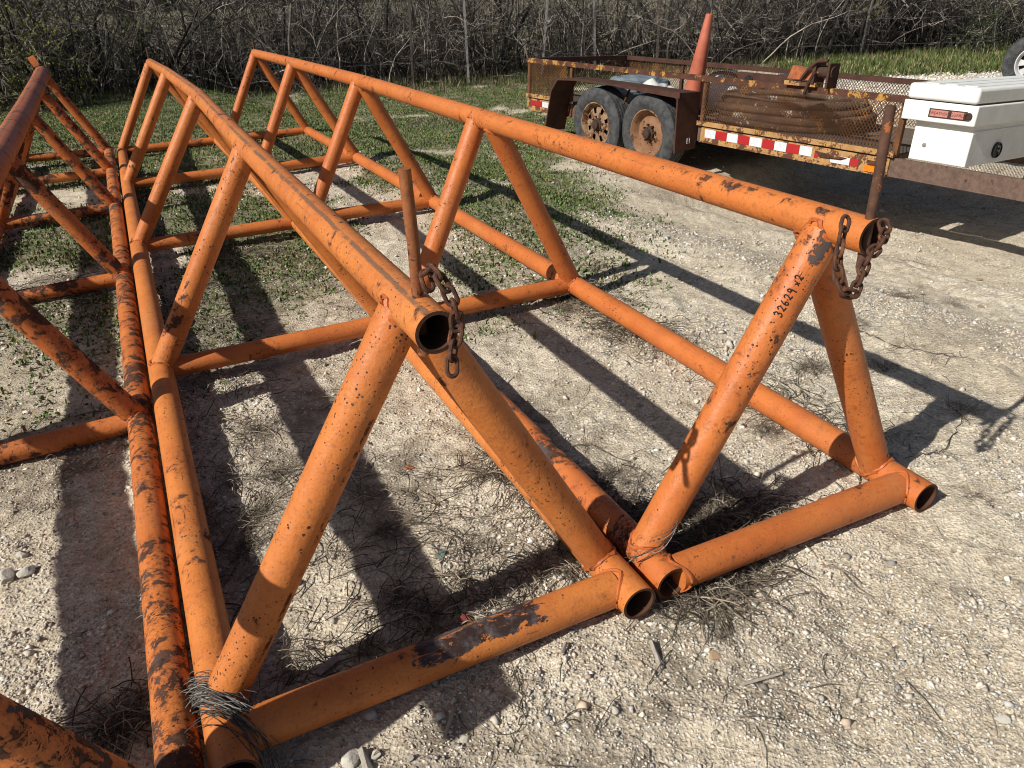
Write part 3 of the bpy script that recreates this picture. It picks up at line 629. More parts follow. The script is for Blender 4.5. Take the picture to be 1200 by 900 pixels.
# loose things in the trailer
cn = thing('traffic_cone', TP(2.27, -.50, ZD), 'tall faded orange traffic cone leaning in the trailer', 'traffic cone')
cb = TP(2.27, -.50, ZD+.01); cax = norm((.14, -.03, 1.))
part('cone_body', MB().lathe([(.125, .0), (.118, .03), (.105, .14), (.092, .30), (.0925, .302), (.073, .52), (.0735, .522), (.053, .76), (.040, .90), (.036, .945), (.030, .95), (.028, .90)], cax, cb, 40), CONE, cn)
part('cone_base', MB().box(cb+[0, 0, .012], (.17, .17, .014), TAX), BLACK, cn)
cc = thing('cable_coil', TP(3.36, -.80, ZD), 'large coil of weathered brown cable lying in the trailer', 'cable coil')
for k, (rr, z, th) in enumerate([(.70, .04, .040), (.60, .035, .037), (.695, .115, .040), (.61, .12, .038), (.685, .19, .038), (.575, .195, .036), (.60, .262, .036), (.665, .262, .038), (.52, .27, .034)]):
    q = np.linspace(0, 2*math.pi, 49); ph = rng.uniform(0, 6)
    dx, dy = rng.normal(0, .028, 2); z = .04+(z-.04)*.80; th *= .92
    pts = [TP(3.36+dx+(rr+.012*math.sin(2*a+ph))*math.cos(a), -.80+dy+(rr+.012*math.sin(2*a+ph))*math.sin(a), ZD+z+.010*math.sin(3*a+ph)) for a in q]+[TP(3.36+dx+(rr+.012*math.sin(2*a+ph))*math.cos(a), -.80+dy+(rr+.012*math.sin(2*a+ph))*math.sin(a), ZD+z+.010*math.sin(3*a+ph)) for a in (q[1],)]
    part('cable_loop', MB().tube(pts, th, 12, caps=False), CABLE, cc)
def lump(c, rx, ry, rz, seed, sub=3, rough=.25):
    import bmesh
    bm = bmesh.new(); bmesh.ops.create_icosphere(bm, subdivisions=sub, radius=1); r_ = np.random.default_rng(seed); o = r_.uniform(0, 50, 3)
    for v_ in bm.verts:
        p = v_.co; n_ = fbm(p.x*1.6+o[0], p.y*1.6+p.z*1.3+o[1], 3)-.5
        f = 1+rough*2*n_; v_.co = Vector((p.x*rx*f, p.y*ry*f, p.z*rz*f))
    me = bpy.data.meshes.new('lump'); bm.to_mesh(me); bm.free(); return me
for (s, o, rx, rz, lab) in ((1.72, -.50, .17, .16, 'crumpled white sack furthest left in the trailer bed'), (2.02, -.42, .20, .15, 'white sack slumped in the trailer between another sack and the cone'), (2.22, -.95, .26, .19, 'white sack behind the traffic cone in the trailer')):
    ob = link('sack', lump((0, 0, 0), rx, .16, rz, int(s*100), 3, .5), SACK, None, TP(s, o, ZD+rz*.75)); ob.data.shade_smooth(); tag(ob, lab, 'sack', 'white sacks in the trailer')
ob = link('tarp', lump((0, 0, 0), .42, .30, .17, 5, 4, .45), TARP, None, TP(1.15, -.62, ZD+.12)); tag(ob, 'blue grey tarp bundled in the rear of the trailer', 'tarp')
# rusty winch on the near top rail
wc = TP(4.05, -.02, ZT+.002); wr = thing('rusty_winch', wc, 'orange and rust coloured winch clamped on the trailer side rail', 'winch')
def wbox(nm, s0, s1, o0, o1, z0, z1, mt): mb = MB(); tbox(mb, s0, s1, o0, o1, z0, z1); return part(nm, mb, mt, wr, False)
wbox('base_plate', 3.86, 4.17, -.06, .04, ZT+.002, ZT+.035, TR_YEL)
mb = MB(); mb.prism([TP(3.88, -.04, ZT+.05), TP(4.12, -.04, ZT+.05), TP(4.18, -.04, ZT+.12), TP(3.92, -.04, ZT+.155)], [TP(3.88, .03, ZT+.05), TP(4.12, .03, ZT+.05), TP(4.18, .03, ZT+.12), TP(3.92, .03, ZT+.155)]); part('housing', mb, plain('faded orange winch paint', (.46, .13, .045), (.20, .08, .04), 30, .8), wr, False)
wbox('side_cheek', 4.13, 4.16, -.08, .05, ZT+.03, ZT+.19, TR_BROWN); wbox('side_cheek', 4.27, 4.29, -.08, .05, ZT+.0, ZT+.19, TR_BROWN)
part('drum', MB().tube([TP(4.10, -.02, ZT+.12), TP(4.30, -.02, ZT+.12)], .05, 14), HUB, wr)
part('handle', MB().tube([TP(4.03, .05, ZT+.05), TP(4.10, .06, ZT+.14), TP(4.17, .05, ZT+.20), TP(4.26, .04, ZT+.21)], .013, 8), TR_BROWN, wr)
part('strap_end', MB().tube([TP(4.16, .045, ZT+.12), TP(4.11, .05, ZT+.03), TP(4.08, .045, ZT-.06)], .015, 8), HUB, wr)

# ------------------------------------------------------------------ white tool box across the trailer nose
tb = thing('tool_box', TP(5.23, -W/2, .14), 'dirty white steel tool box across the front of the trailer', 'tool box')
def bevel(o, w, seg=3):
    mo = o.modifiers.new('bevel', 'BEVEL'); mo.width = w; mo.segments = seg; mo.limit_method = 'ANGLE'; return o
mb = MB(); tbox(mb, 5.035, 5.475, -W+.06, -.045, .14, .432); bevel(part('box_body', mb, WHITE, tb), .008)
mb = MB(); tbox(mb, 4.945, 5.50, -W-.02, .012, .43, .572); bevel(part('box_rim', mb, WHITE, tb), .010)
mb = MB(); tbox(mb, 4.965, 5.49, -W-.035, .022, .580, .690); bevel(part('lid', mb, WHITE, tb), .024, 4)
mb = MB(); tbox(mb, 4.98, 5.48, -W, .0, .569, .583); part('lid_gasket', mb, BLACK, tb, False)
mb = MB(); tbox(mb, 5.47, 5.482, -W+.10, -.06, .375, .392); part('body_crease', mb, WHITE, tb, False)
for k in range(3):
    mb = MB(); tbox(mb, 5.06+k*.14, 5.15+k*.14, -W+.1, -.05, .688, .694); part('lid_rib', mb, WHITE, tb, False)
mb = MB(); tbox(mb, 5.155, 5.435, .0125, .017, .466, .527); bd = bevel(part('badge', mb, HUB, tb), .002)
mb = MB(); tbox(mb, 5.167, 5.300, .0165, .0195, .474, .519); part('badge_panel', mb, PINK, bd, False)
mb = MB(); tbox(mb, 5.325, 5.415, .0165, .0195, .474, .519); part('badge_panel', mb, PINK, bd, False)
def text(body, size, org, right, up, nrm, mat, root, ext=.0008):
    cu = bpy.data.curves.new('lettering', 'FONT'); cu.body = body; cu.size = size; cu.extrude = ext; cu.align_x = 'CENTER'; cu.align_y = 'CENTER'
    tmp = bpy.data.objects.new('lettering', cu); me = bpy.data.meshes.new_from_object(tmp); bpy.data.objects.remove(tmp)
    Mx = Matrix(((right[0], up[0], nrm[0], org[0]), (right[1], up[1], nrm[1], org[1]), (right[2], up[2], nrm[2], org[2]), (0, 0, 0, 1)))
    top = root
    while top.parent: top = top.parent
    me.transform(Matrix.Translation(-Vector(top.location)) @ Mx); return link('lettering', me, mat, root)
text('WEATHER', .0285, TP(5.2335, .0200, .4965), TAX[0], TAX[2], TAX[1], DKRED, bd); text('GUARD', .0285, TP(5.37, .0200, .4965), TAX[0], TAX[2], TAX[1], DKRED, bd)
part('lock', MB().lathe([(.026, 0), (.026, .012), (.016, .016), (.015, .010), (.001, .010)], TAX[1], TP(5.447, .012, .497), 20), HUB, tb)
part('plug', MB().lathe([(.016, 0), (.016, .004), (.012, .007), (.001, .007)], TAX[1], TP(5.14, -.0455, .255), 18), STEELP, tb)
kb = part('round_latch', MB().lathe([(.058, -.002), (.058, .016), (.050, .022), (.046, .010), (.001, .010)], TAX[0], TP(5.476, -.44, .235), 28), BLACK, tb)
part('latch_handle', MB().tube([TP(5.489, -.465, .205), TP(5.495, -.455, .262), TP(5.495, -.425, .268), TP(5.493, -.415, .24), TP(5.493, -.45, .228)], .006, 8), STEELP, kb)

# spare wheel at the far right
pc = ray_at(1212, 74, 11.2); sw = thing('spare_wheel', (pc[0], pc[1], float(zbase(pc[0], pc[1]))), 'black spare wheel with a pale rim standing on edge behind the tool box', 'wheel')
hz = pc[2]-float(zbase(pc[0], pc[1])); wheel(sw, pc, norm((-.50, -.86, .0)), plain('pale aluminium rim', (.5, .5, .5), (.6, .6, .6), 20, .4), True, R=.40, Wd=.24)
part('wheel_stand', MB().tube([(pc[0]+.15, pc[1]+.22, float(zbase(pc[0], pc[1]))-.05), (pc[0]+.05, pc[1]+.08, pc[2])], .04, 10), HUB, sw)

# ------------------------------------------------------------------ thicket
def strand_mesh(name, lines, n=3, smooth=True):
    """lines: list of (pts (m,3), radii (m), colour)"""
    Vs = []; Fs = []; Cs = []; off = 0; a = np.arange(n)/n*2*math.pi
    for pts, rad, col in lines:
        m = len(pts); T = np.gradient(pts, axis=0); T /= np.linalg.norm(T, axis=1)[:, None]+1e-9
        ref = np.where(np.abs(T[:, 2:3]) < .9, np.array([[0, 0, 1.]]), np.array([[1., 0, 0]]))
        u = np.cross(T, ref); u /= np.linalg.norm(u, axis=1)[:, None]+1e-9; w = np.cross(T, u)
        V = pts[:, None, :]+(np.cos(a)[None, :, None]*u[:, None, :]+np.sin(a)[None, :, None]*w[:, None, :])*np.asarray(rad)[:, None, None]
        i = np.arange(m-1)[:, None]*n; j = np.arange(n)[None, :]; k = (j+1) % n
        Fs.append((np.stack([i+j, i+k, i+n+k, i+n+j], -1).reshape(-1, 4))+off); Vs.append(V.reshape(-1, 3)); Cs.append(np.tile(col, (m*n, 1))); off += m*n
    return raw_mesh(name, np.vstack(Vs), np.vstack(Fs), np.vstack(Cs), smooth)
def wander(p, d, L, m, jit, grav, r):
    P = [np.array(p, float)]; d = norm(d)
    for k in range(m):
        d = norm(d+r.normal(0, jit, 3)+np.array([0, 0, grav])); P.append(P[-1]+d*L/m)
    return np.array(P), d
def shrub_lines(seed, nst, hmin, hmax, spread, arch):
    r = np.random.default_rng(seed); trunk = []; twigs = []
    def shade(k=1.): b = r.choice([.02, .045, .09, .26, .50], p=[.38, .27, .16, .11, .08])*k; return np.array([b*1.08, b*.95, b*.82])
    for i in range(nst):
        base = np.array([r.normal(0, .22), r.normal(0, .22), -.08]); a = r.uniform(0, 6.28); lean = abs(r.normal(0, spread)); H_ = r.uniform(hmin, hmax)
        P, d = wander(base, (math.cos(a)*lean, math.sin(a)*lean, 1), H_, 9, .13, -arch, r); col = shade(); r0 = r.choice([.007, .011, .018, .027], p=[.35, .35, .2, .1])*r.uniform(.8, 1.25)
        trunk.append((P, np.linspace(r0, r0*.25, 10), col))
        for j in range(int(r.integers(7, 13))):
            t = r.uniform(.08, 1); k = t*9; i0 = min(int(k), 8); q = P[i0]+(P[i0+1]-P[i0])*(k-i0)
            dd = np.array([r.normal(), r.normal(), r.normal(.35, .6)]); L = r.uniform(.25, .85)
            B, _ = wander(q, dd, L, 5, .28, -.02, r); rr = r0*.34*(1-t*.5)+.0015; cl = shade(); twigs.append((B, np.linspace(rr, rr*.35, 6), cl))
            for _k in range(int(r.integers(1, 4))):
                t2 = int(r.integers(1, 5)); B2, _ = wander(B[t2], r.normal(0, 1, 3)+[0, 0, .3], r.uniform(.12, .4), 3, .3, 0, r); twigs.append((B2, np.linspace(rr*.5, rr*.22, 4)+.0006, cl))
    return trunk, twigs
def leaf_mesh(name, centers, size, cols, r, flat=0.):
    n = len(centers); d1 = r.normal(0, 1, (n, 3)); d1 /= np.linalg.norm(d1, axis=1)[:, None]; d2 = r.normal(0, 1, (n, 3)); d2[:, 2] *= 1-flat
    d2 -= d1*(d1*d2).sum(1)[:, None]; d2 /= np.linalg.norm(d2, axis=1)[:, None]+1e-9; s = size*r.uniform(.5, 1.3, (n, 1))
    V = np.stack([centers-d1*s, centers-d2*s*.45, centers+d1*s, centers+d2*s*.45], 1).reshape(-1, 3); F = np.arange(4*n).reshape(n, 4)
    return raw_mesh(name, V, F, np.repeat(cols, 4, 0))
variants = []
for k in range(6):
    tk, tw = shrub_lines(100+k, [15, 19, 13, 17, 21, 12][k], 1.3, 2.9, [.35, .5, .65, .45, .4, .75][k], [.02, .05, .09, .04, .03, .10][k])
    variants.append((strand_mesh('stems', tk, 4), strand_mesh('twigs', tw, 3)))
def trunk_lines(seed):
    r = np.random.default_rng(seed); trunk = []; twigs = []
    for i in range(int(r.integers(2, 4))):
        a = r.uniform(0, 6.28); P, d = wander((r.normal(0, .15), r.normal(0, .15), -.1), (math.cos(a)*.25, math.sin(a)*.25, 1), r.uniform(2.6, 3.4), 10, .10, 0, r); b = r.choice([.035, .055, .09, .20]); col = np.array([b*1.05, b*.95, b*.86]); r0 = r.uniform(.028, .05)
        trunk.append((P, np.linspace(r0, r0*.35, 11), col))
        for j in range(10):
            k = int(r.integers(2, 10)); B, _ = wander(P[k], (r.normal(), r.normal(), r.normal(.4, .5)), r.uniform(.4, 1.1), 6, .25, -.02, r); twigs.append((B, np.linspace(r0*.3, .003, 7), col))
            for _k in range(2): B2, _ = wander(B[int(r.integers(2, 6))], r.normal(0, 1, 3), r.uniform(.2, .5), 4, .3, 0, r); twigs.append((B2, np.linspace(.006, .002, 5), col))
    return trunk, twigs
trunky = []
for k in range(4):
    tk, tw = trunk_lines(500+k); trunky.append((strand_mesh('stems', tk, 7), strand_mesh('twigs', tw, 3)))
leafy = []
for k in range(3):
    tk, tw = shrub_lines(300+k, 10, 1.2, 2.5, .4, .04); r = np.random.default_rng(50+k)
    cen = np.vstack([r.choice(len(w[0]), 1) is not None and w[0][r.integers(0, len(w[0]), 5)]+r.normal(0, .05, (5, 3)) for w in tw])
    hue = [(.14, .15, .035), (.055, .075, .028), (.10, .11, .04)][k]
    leafy.append((strand_mesh('stems', tk, 4), strand_mesh('twigs', tw, 3), leaf_mesh('foliage', cen, .030, np.array(hue)*r.uniform(.5, 1.4, (len(cen), 1)), r)))
GS = 'bare shrubs of the thicket behind the yard'
def put_shrub(var, x, y, rz, sc, label, name='bare_shrub', group=GS):
    z = float(ground_z(x, y)); root = thing(name, (x, y, z), label, 'shrub', group); root.rotation_euler = (0, 0, rz); root.scale = (sc, sc, sc*rng.uniform(.9, 1.1))
    for nm, me_, mt in zip(('stems', 'twigs', 'foliage'), var, (TWIG, TWIG, LEAF)): 
        pt = link(nm, me_, mt, root)
        if nm != 'stems': pt['kind'] = 'stuff'      # twigs and leaves too small to pick apart
    return root
def pix(P): d = np.asarray(P, float)-EYE; z = d@_f; return 600+FPX*(d@_r)/z, 450-FPX*(d@_u)/z
LAND = [(-80, 'left of everything'), (45, 'behind the left rack end'), (110, 'between left and middle racks'), (175, 'behind the middle rack end'), (235, 'between middle and right racks'), (300, 'behind the right rack end'), (380, 'right of the right rack'), (460, 'left of the grey post'), (545, 'by the grey fence post'), (633, 'behind the trailer tail'), (698, 'behind the left trailer wheel'), (760, 'behind the right trailer wheel'), (820, 'behind the traffic cone'), (890, 'behind the cable coil'), (960, 'behind the winch'), (1030, 'right of the winch'), (1100, 'left behind the tool box'), (1170, 'behind the tool box lid'), (1260, 'beyond the spare wheel')]
LOOK = ['bushy', 'thickly stemmed', 'arching', 'upright', 'slender densely stemmed', 'widely spreading']
def where(x, y):
    u, v = pix((x, y, .3)); return min(LAND, key=lambda t: abs(t[0]-u))[1]
LB = ['bare grey stemmed shrub in the dense thicket at the left behind the racks', 'bare twiggy shrub in the thicket between the racks and the trailer', 'dark tangled bare shrub in the thicket behind the trailer']
cnt = 0
for row, dy in enumerate((.35, 1.0, 1.8, 2.8, 4.2)):
    x = -14.5+rng.uniform(0, .5)
    while x < 15.5:
        gap = (-.8 < x < 4.4)
        if not (gap and row in (1, 2, 3) and rng.random() < .45):
            xx = x+rng.normal(0, .12); yy = float(front_y(xx))+dy+rng.normal(0, .22)
            if abs(xx) < yy*.74+.8:
                vi = int(rng.integers(0, 6)); put_shrub(variants[vi], xx, yy, rng.uniform(0, 6.28), rng.uniform(.8, 1.12), '%s bare shrub %s, %s' % (LOOK[vi], ['at the front edge', 'just inside', 'mid thicket', 'deep inside', 'at the back'][row]+'', where(xx, yy))); cnt += 1
        x += (.62 if row < 2 else .75)*rng.uniform(.75, 1.3)*(1. if not gap else 1.15)
for i, (u, dd, k) in enumerate([(20, 15.6, 0), (75, 16.2, 0), (145, 17.4, 1), (250, 18.6, 1), (410, 18.9, 0), (330, 19.8, 2), (590, 20.5, 2), (690, 20.8, 2), (775, 20.0, 2), (860, 20.3, 1), (960, 19.6, 0), (1060, 21.5, 1), (1150, 20.0, 1), (520, 21, 2), (640, 21.6, 2)]):
    P = ray_at(u, 60, 1.); dxy = norm([P[0], P[1]]); q = dxy*dd; wl = where(q[0], q[1])
    put_shrub(leafy[k], q[0], q[1], rng.uniform(0, 6), rng.uniform(.85, 1.1), ['yellow green', 'dark green', 'dull green'][k]+' leafy shrub among bare stems '+wl, 'leafy_shrub', 'leafy shrubs in the thicket')
for i in range(26):
    xx = -12.5+i*1.02+rng.normal(0, .25); yy = float(front_y(xx))+rng.uniform(.1, 2.2)
    put_shrub(trunky[i % 4], xx, yy, rng.uniform(0, 6.28), rng.uniform(.8, 1.1), 'thin bare dark trunked tree '+where(xx, yy), 'bare_tree', 'thin bare trees in the thicket')
# far woodland behind the field, one mass
r = np.random.default_rng(77); n = 26000
xx = r.uniform(-60, 60, n); yy = r.uniform(62, 78, n); hh = np.clip(r.normal(2.6, 1.7, n), 0, 6.5)*(.6+.5*fbm(xx*.2, yy*.2, 2)*2)
fw_ = link('far_woods', leaf_mesh('far_woods', np.stack([xx, yy, hh-.4], 1), .42, np.array([[.075, .07, .045]])*r.uniform(.5, 1.6, (n, 1)), r), LEAF); tag(fw_, 'distant grey green wood beyond the field', None, None, 'stuff')
# wire fence in front of the thicket
posts = [((480, 100), 14, 1.75, POSTW), ((547, 94), 17, 1.6, STEELP), ((634, 74), 17, 1.8, STEELP), ((698, 74), 16, 1.75, STEELP), ((770, 74), 16, 1.8, POSTW)]
q0 = G(547, 94); wf = thing('wire_fence', q0, 'old wire fence of thin posts along the thicket', 'fence'); tops = []
for (u, v), _, h, mt in posts:
    P = ray_at(u, 60, 1.); dxy = norm([P[0], P[1]]); b = np.array([*(dxy*(16.45 if u < 600 else 16.9)), 0]); b[2] = float(ground_z(b[0], b[1])); ln_ = rng.normal(0, .04)
    part('post', MB().box(b+[ln_*h/2, 0, h/2-.1], (.022, .018, h/2+.1), (norm((1, 0, -ln_)), (0, 1, 0), norm((ln_, 0, 1)))), mt, wf, False); tops.append((b, h))
for k in (.45, .9, 1.35):
    pts = [t[0]+[0, 0, k] for t in tops]; part('wire', MB().tube([pts[0]-(pts[1]-pts[0])*4]+pts+[pts[-1]+(pts[-1]-pts[-2])*5], .0013, 4), STEELP, wf)

# ------------------------------------------------------------------ grass, gravel, litter
def scatter(n, x0, x1, y0, y1, r, power=1.): return r.uniform(x0, x1, n), y0+(y1-y0)*r.random(n)**power
r = np.random.default_rng(11)
def blades(x, y, per, lmin, lmax, wid, cols, r, lie=.9, sp=.035):
    n = len(x)*per; bx = np.repeat(x, per)+r.normal(0, sp, n); by = np.repeat(y, per)+r.normal(0, sp, n); bz = ground_z(bx, by)-.004
    a = r.uniform(0, 6.28, n); L = r.uniform(lmin, lmax, n); tilt = np.clip(np.abs(r.normal(0, lie, n)), 0, 1.45)
    d = np.stack([np.cos(a)*np.sin(tilt), np.sin(a)*np.sin(tilt), np.cos(tilt)], 1)*L[:, None]; s = np.stack([-np.sin(a), np.cos(a), np.zeros(n)], 1)*(wid*r.uniform(.6, 1.4, n))[:, None]
    B = np.stack([bx, by, bz], 1); V = np.stack([B-s, B+s, B+d*.6+s*.8+[0, 0, .004], B+d+[0, 0, -.004], B+d*.6-s*.8+[0, 0, .004]], 1).reshape(-1, 3)
    o = np.arange(n)[:, None]*5; F = np.vstack([o+[0, 1, 2, 4]]); F2 = o+[4, 2, 3, 3]
    Fq = np.vstack([F, np.hstack([o+4, o+2, o+3, o+3])])
    return V, F, np.hstack([o+4, o+2, o+3]), np.repeat(cols, 5, 0)
def tri_mesh(name, V, Fq, Ft, col):
    F = np.vstack([Fq[:, [0, 1, 2]], Fq[:, [0, 2, 3]], Ft]); return raw_mesh(name, V, F, col)
x, y = scatter(84000, -9, 3.2, 2.2, 17.5, r); k = r.random(len(x)) < np.clip(grass_mask(x, y), 0, 1)*.9; k &= np.abs(x) < y*.74+.6; x, y = x[k], y[k]
per = 9; hv = fbm(x*1.7, y*1.7, 3); cb_ = np.where(r.random(len(x))[:, None] < .22, np.array([[.26, .22, .11]]), np.array([[.085, .13, .036]])*(.6+.9*hv[:, None])); cols = np.repeat(cb_, per, 0)*r.uniform(.6, 1.35, (len(x)*per, 1))
V, Fq, Ft, cv = blades(x, y, per, .010, .042, .0058, cols, r, 1.25, .05)
gr = link('grass', tri_mesh('grass', V, Fq, Ft, cv), LEAF); tag(gr, 'low green weeds and grass growing between and behind the racks', None, None, 'stuff')
x, y = scatter(10000, 5.0, 13.5, 14.2, 18.8, r); k = r.random(len(x)) < grass_mask(x, y)*np.clip(.25+1.5*fbm(x*1.6, y*1.6+5, 3)-.3, 0, 1); x, y = x[k], y[k]; cb_ = np.where(r.random(len(x))[:, None] < .3, np.array([[.27, .235, .12]]), np.array([[.085, .12, .03]])); cols = np.repeat(cb_, 8, 0)*r.uniform(.6, 1.3, (len(x)*8, 1))
V, Fq, Ft, cv = blades(x, y, 8, .05, .19, .008, cols, r, .85, .07)
g2 = link('tall_grass', tri_mesh('tall_grass', V, Fq, Ft, cv), LEAF); tag(g2, 'brighter strip of longer grass in front of the thicket behind the tool box', None, None, 'stuff')
# rank understorey at the thicket foot
x = r.uniform(-13, 14, 9000); y = front_y(x)+r.normal(.5, .8, len(x)); gapm = (x > -2.5) & (x < 4.5); k = gapm | (r.random(len(x)) < .4); x, y = x[k], y[k]
cb_ = np.where(r.random(len(x))[:, None] < .5, np.array([[.20, .165, .10]]), np.array([[.07, .085, .03]])); cols = np.repeat(cb_, 6, 0)*r.uniform(.5, 1.3, (len(x)*6, 1))
V, Fq, Ft, cv = blades(x, y, 6, .04, .24, .006, cols, r, 1.0, .08)
g3 = link('undergrowth', tri_mesh('undergrowth', V, Fq, Ft, cv), LEAF); tag(g3, 'dry and green undergrowth at the foot of the thicket', None, None, 'stuff')
# gravel: flat-faced pebbles
OV = np.array([[1, 0, 0], [-1, 0, 0], [0, 1, 0], [0, -1, 0], [0, 0, 1], [0, 0, -1.]]); OF = np.array([[0, 2, 4], [2, 1, 4], [1, 3, 4], [3, 0, 4], [2, 0, 5], [1, 2, 5], [3, 1, 5], [0, 3, 5]])
def pebbles(x, y, s, r):
    n = len(x); V = OV[None]*(1+r.uniform(-.35, .35, (n, 6, 3)))+r.normal(0, .18, (n, 6, 3)); sc = np.stack([s*r.uniform(.7, 1.3, n), s*r.uniform(.6, 1.1, n), s*r.uniform(.4, .75, n)], 1)
    V = V*sc[:, None]; a = r.uniform(0, 6.28, n); c_, s_ = np.cos(a)[:, None], np.sin(a)[:, None]; Vx = V[..., 0]*c_-V[..., 1]*s_; Vy = V[..., 0]*s_+V[..., 1]*c_
    V = np.stack([Vx+x[:, None], Vy+y[:, None], V[..., 2]+(ground_z(x, y)+s*.18)[:, None]], -1)
    F = OF[None]+(np.arange(n)*6)[:, None, None]; b = r.choice([.26, .41, .52, .61, .72], n, p=[.11, .21, .34, .22, .12])[:, None]; t = r.random(n)[:, None]
    col = b*np.where(t < .7, np.array([[1.05, .95, .79]]), np.where(t < .9, np.array([[1.0, .96, .88]]), np.array([[1.0, .78, .58]])))
    return V.reshape(-1, 3), F.reshape(-1, 3), np.repeat(col, 6, 0)
def infr(x, y): return (np.abs(x) < y*.70+.75)
xs, ys, sz = [], [], []
for n, y0, y1, smin, smax, pw in ((70000, .35, 2.3, .0022, .0052, 1.), (125000, .4, 4.2, .0032, .0072, 1.0), (60000, 1.2, 7.5, .005, .011, 1.), (26000, 1.5, 11.5, .007, .016, 1.), (3600, .5, 9.5, .011, .022, 1.), (240, 1.6, 8.5, .02, .036, 1.)):
    x = r.uniform(-.95, .95, n)*(y1*.72+.5); y = r.uniform(y0, y1, n)
    patch = fbm(x*1.5+31, y*1.5, 4); k = infr(x, y) & (r.random(n) < np.clip(.13+1.0*ss(.40, .68, patch)+bank(x, y)*.8*(y > 3.5)-.6*rut_mask(x, y), .04, 1)) & (r.random(n) > .75*grass_mask(x, y))
    xs.append(x[k]); ys.append(y[k]); sz.append(np.exp(r.uniform(math.log(smin), math.log(smax), k.sum())))
V, F, cv = pebbles(np.concatenate(xs), np.concatenate(ys), np.concatenate(sz), r)
gv = link('gravel', raw_mesh('gravel', V, F, cv), PEBB); tag(gv, 'loose pale gravel scattered over the ground', None, None, 'stuff')
# white gravel drive far right
x, y = scatter(9000, 5, 13, 10.5, 15.2, r); V, F, cv = pebbles(x, y, r.uniform(.012, .035, len(x)), r)
gv2 = link('white_gravel', raw_mesh('white_gravel', V, F, np.clip(cv*1.25, 0, .8)), PEBB); tag(gv2, 'white gravel drive beyond the trailer', None, None, 'stuff')
# straw litter lying on the ground
lines = []
n = 5200; x = r.uniform(-3.6, 2.2, n); y = r.uniform(.6, 7.5, n); k = infr(x, y) & (r.random(n) < np.clip(.06+1.6*litter_mask(x, y), 0, 1)); x, y = x[k], y[k]
for a_, b_ in zip(x, y):
    L = r.uniform(.03, .14); a = r.uniform(0, 6.28); m_ = 5; t = np.linspace(0, 1, m_); cr = r.normal(0, .35)
    pxs = a_+np.cos(a+cr*t)*L*t; pys = b_+np.sin(a+cr*t)*L*t; zz = ground_z(pxs, pys)+.003+np.sin(t*3.1)*r.uniform(0, .02)
    b = r.choice([.07, .14, .26, .46], p=[.27, .28, .25, .2]); lines.append((np.stack([pxs, pys, zz], 1), np.full(m_, r.uniform(.0007, .0017)), np.array([b*1.12, b*.92, b*.68])))

def debris_lines(poly, n, rad, seed):
    q = np.random.default_rng(seed); A = np.array(poly, float); seg = np.linalg.norm(np.diff(A, axis=0), axis=1); cum = np.concatenate([[0], np.cumsum(seg)]); out = []
    for _ in range(n):
        t = q.uniform(0, cum[-1]); c = np.array([np.interp(t, cum, A[:, k]) for k in (0, 1)])+q.normal(0, rad, 2)
        L = q.uniform(.03, .15); a = q.uniform(0, 6.28); m_ = 5; tt = np.linspace(0, 1, m_); cr = q.normal(0, .4); x_ = c[0]+np.cos(a+cr*tt)*L*tt; y_ = c[1]+np.sin(a+cr*tt)*L*tt
        zz = ground_z(x_, y_)+.004+np.sin(tt*3.1)*q.uniform(0, .02)+q.uniform(0, .012); b = q.choice([.05, .11, .21, .38], p=[.28, .32, .26, .14])
        out.append((np.stack([x_, y_, zz], 1), np.full(m_, q.uniform(.0008, .0021)), np.array([b*1.12, b*.92, b*.68])))
    return out
def gp(*q): return [G(u, v)[:2] for u, v in q]
for k, (pl, n_, rad) in enumerate([(gp((560, 530), (640, 580), (720, 635)), 420, .07), (gp((770, 600), (830, 620), (900, 590)), 420, .09), (gp((770, 700), (830, 705), (900, 670)), 150, .04), (gp((330, 780), (450, 740), (600, 690), (690, 655)), 240, .08), (gp((640, 330), (690, 350), (790, 410)), 520, .09), (gp((860, 440), (960, 500), (1010, 540)), 200, .09),
        (gp((240, 330), (260, 420), (300, 600), (290, 760)), 260, .08), (gp((130, 200), (150, 320), (175, 480)), 200, .05), (gp((420, 560), (500, 660), (560, 720)), 200, .14), (gp((60, 330), (110, 350)), 160, .1), (gp((120, 850), (180, 830)), 120, .05), (gp((250, 300), (330, 290)), 160, .1)]):
    lines += debris_lines(pl, int(n_*1.5), rad, 40+k)
st = link('straw_litter', strand_mesh('straw_litter', lines, 3), STRAW); tag(st, 'dead grass stalks littering the ground between the racks', None, None, 'stuff')
# dead weeds
def weed_lines(seed, n, h, spread, lightp):
    r = np.random.default_rng(seed); out = []
    for i in range(n):
        a = r.uniform(0, 6.28); d = (math.cos(a)*r.uniform(.2, spread), math.sin(a)*r.uniform(.2, spread), r.uniform(.15, 1)); P, dd = wander((r.normal(0, .04), r.normal(0, .04), -.01), d, r.uniform(.35, .95)*h, 6, .17, -.07, r)
        P[:, 2] = np.maximum(P[:, 2], -.004+r.uniform(0, .012)); b = r.choice([.05, .11, .21, .36], p=[.28, .32, .40-lightp, lightp]); col = np.array([b*1.15, b*.93, b*.68]); rr = r.uniform(.0008, .0019)
        out.append((P, np.linspace(rr, rr*.5, 7), col))
        for j in range(2):
            B, _ = wander(P[int(r.integers(1, 5))], r.normal(0, 1, 3), r.uniform(.12, .32)*h, 3, .2, -.05, r); out.append((B, np.linspace(rr*.7, rr*.4, 4), col))
    return out
WV = [strand_mesh('dead_weed', weed_lines(900+k, [90, 130, 60, 110, 45][k], [.20, .26, .16, .22, .30][k], [1.2, 1.6, 1., 1.8, 2.2][k], [.1, .15, .2, .05, .1][k]), 3) for k in range(5)]
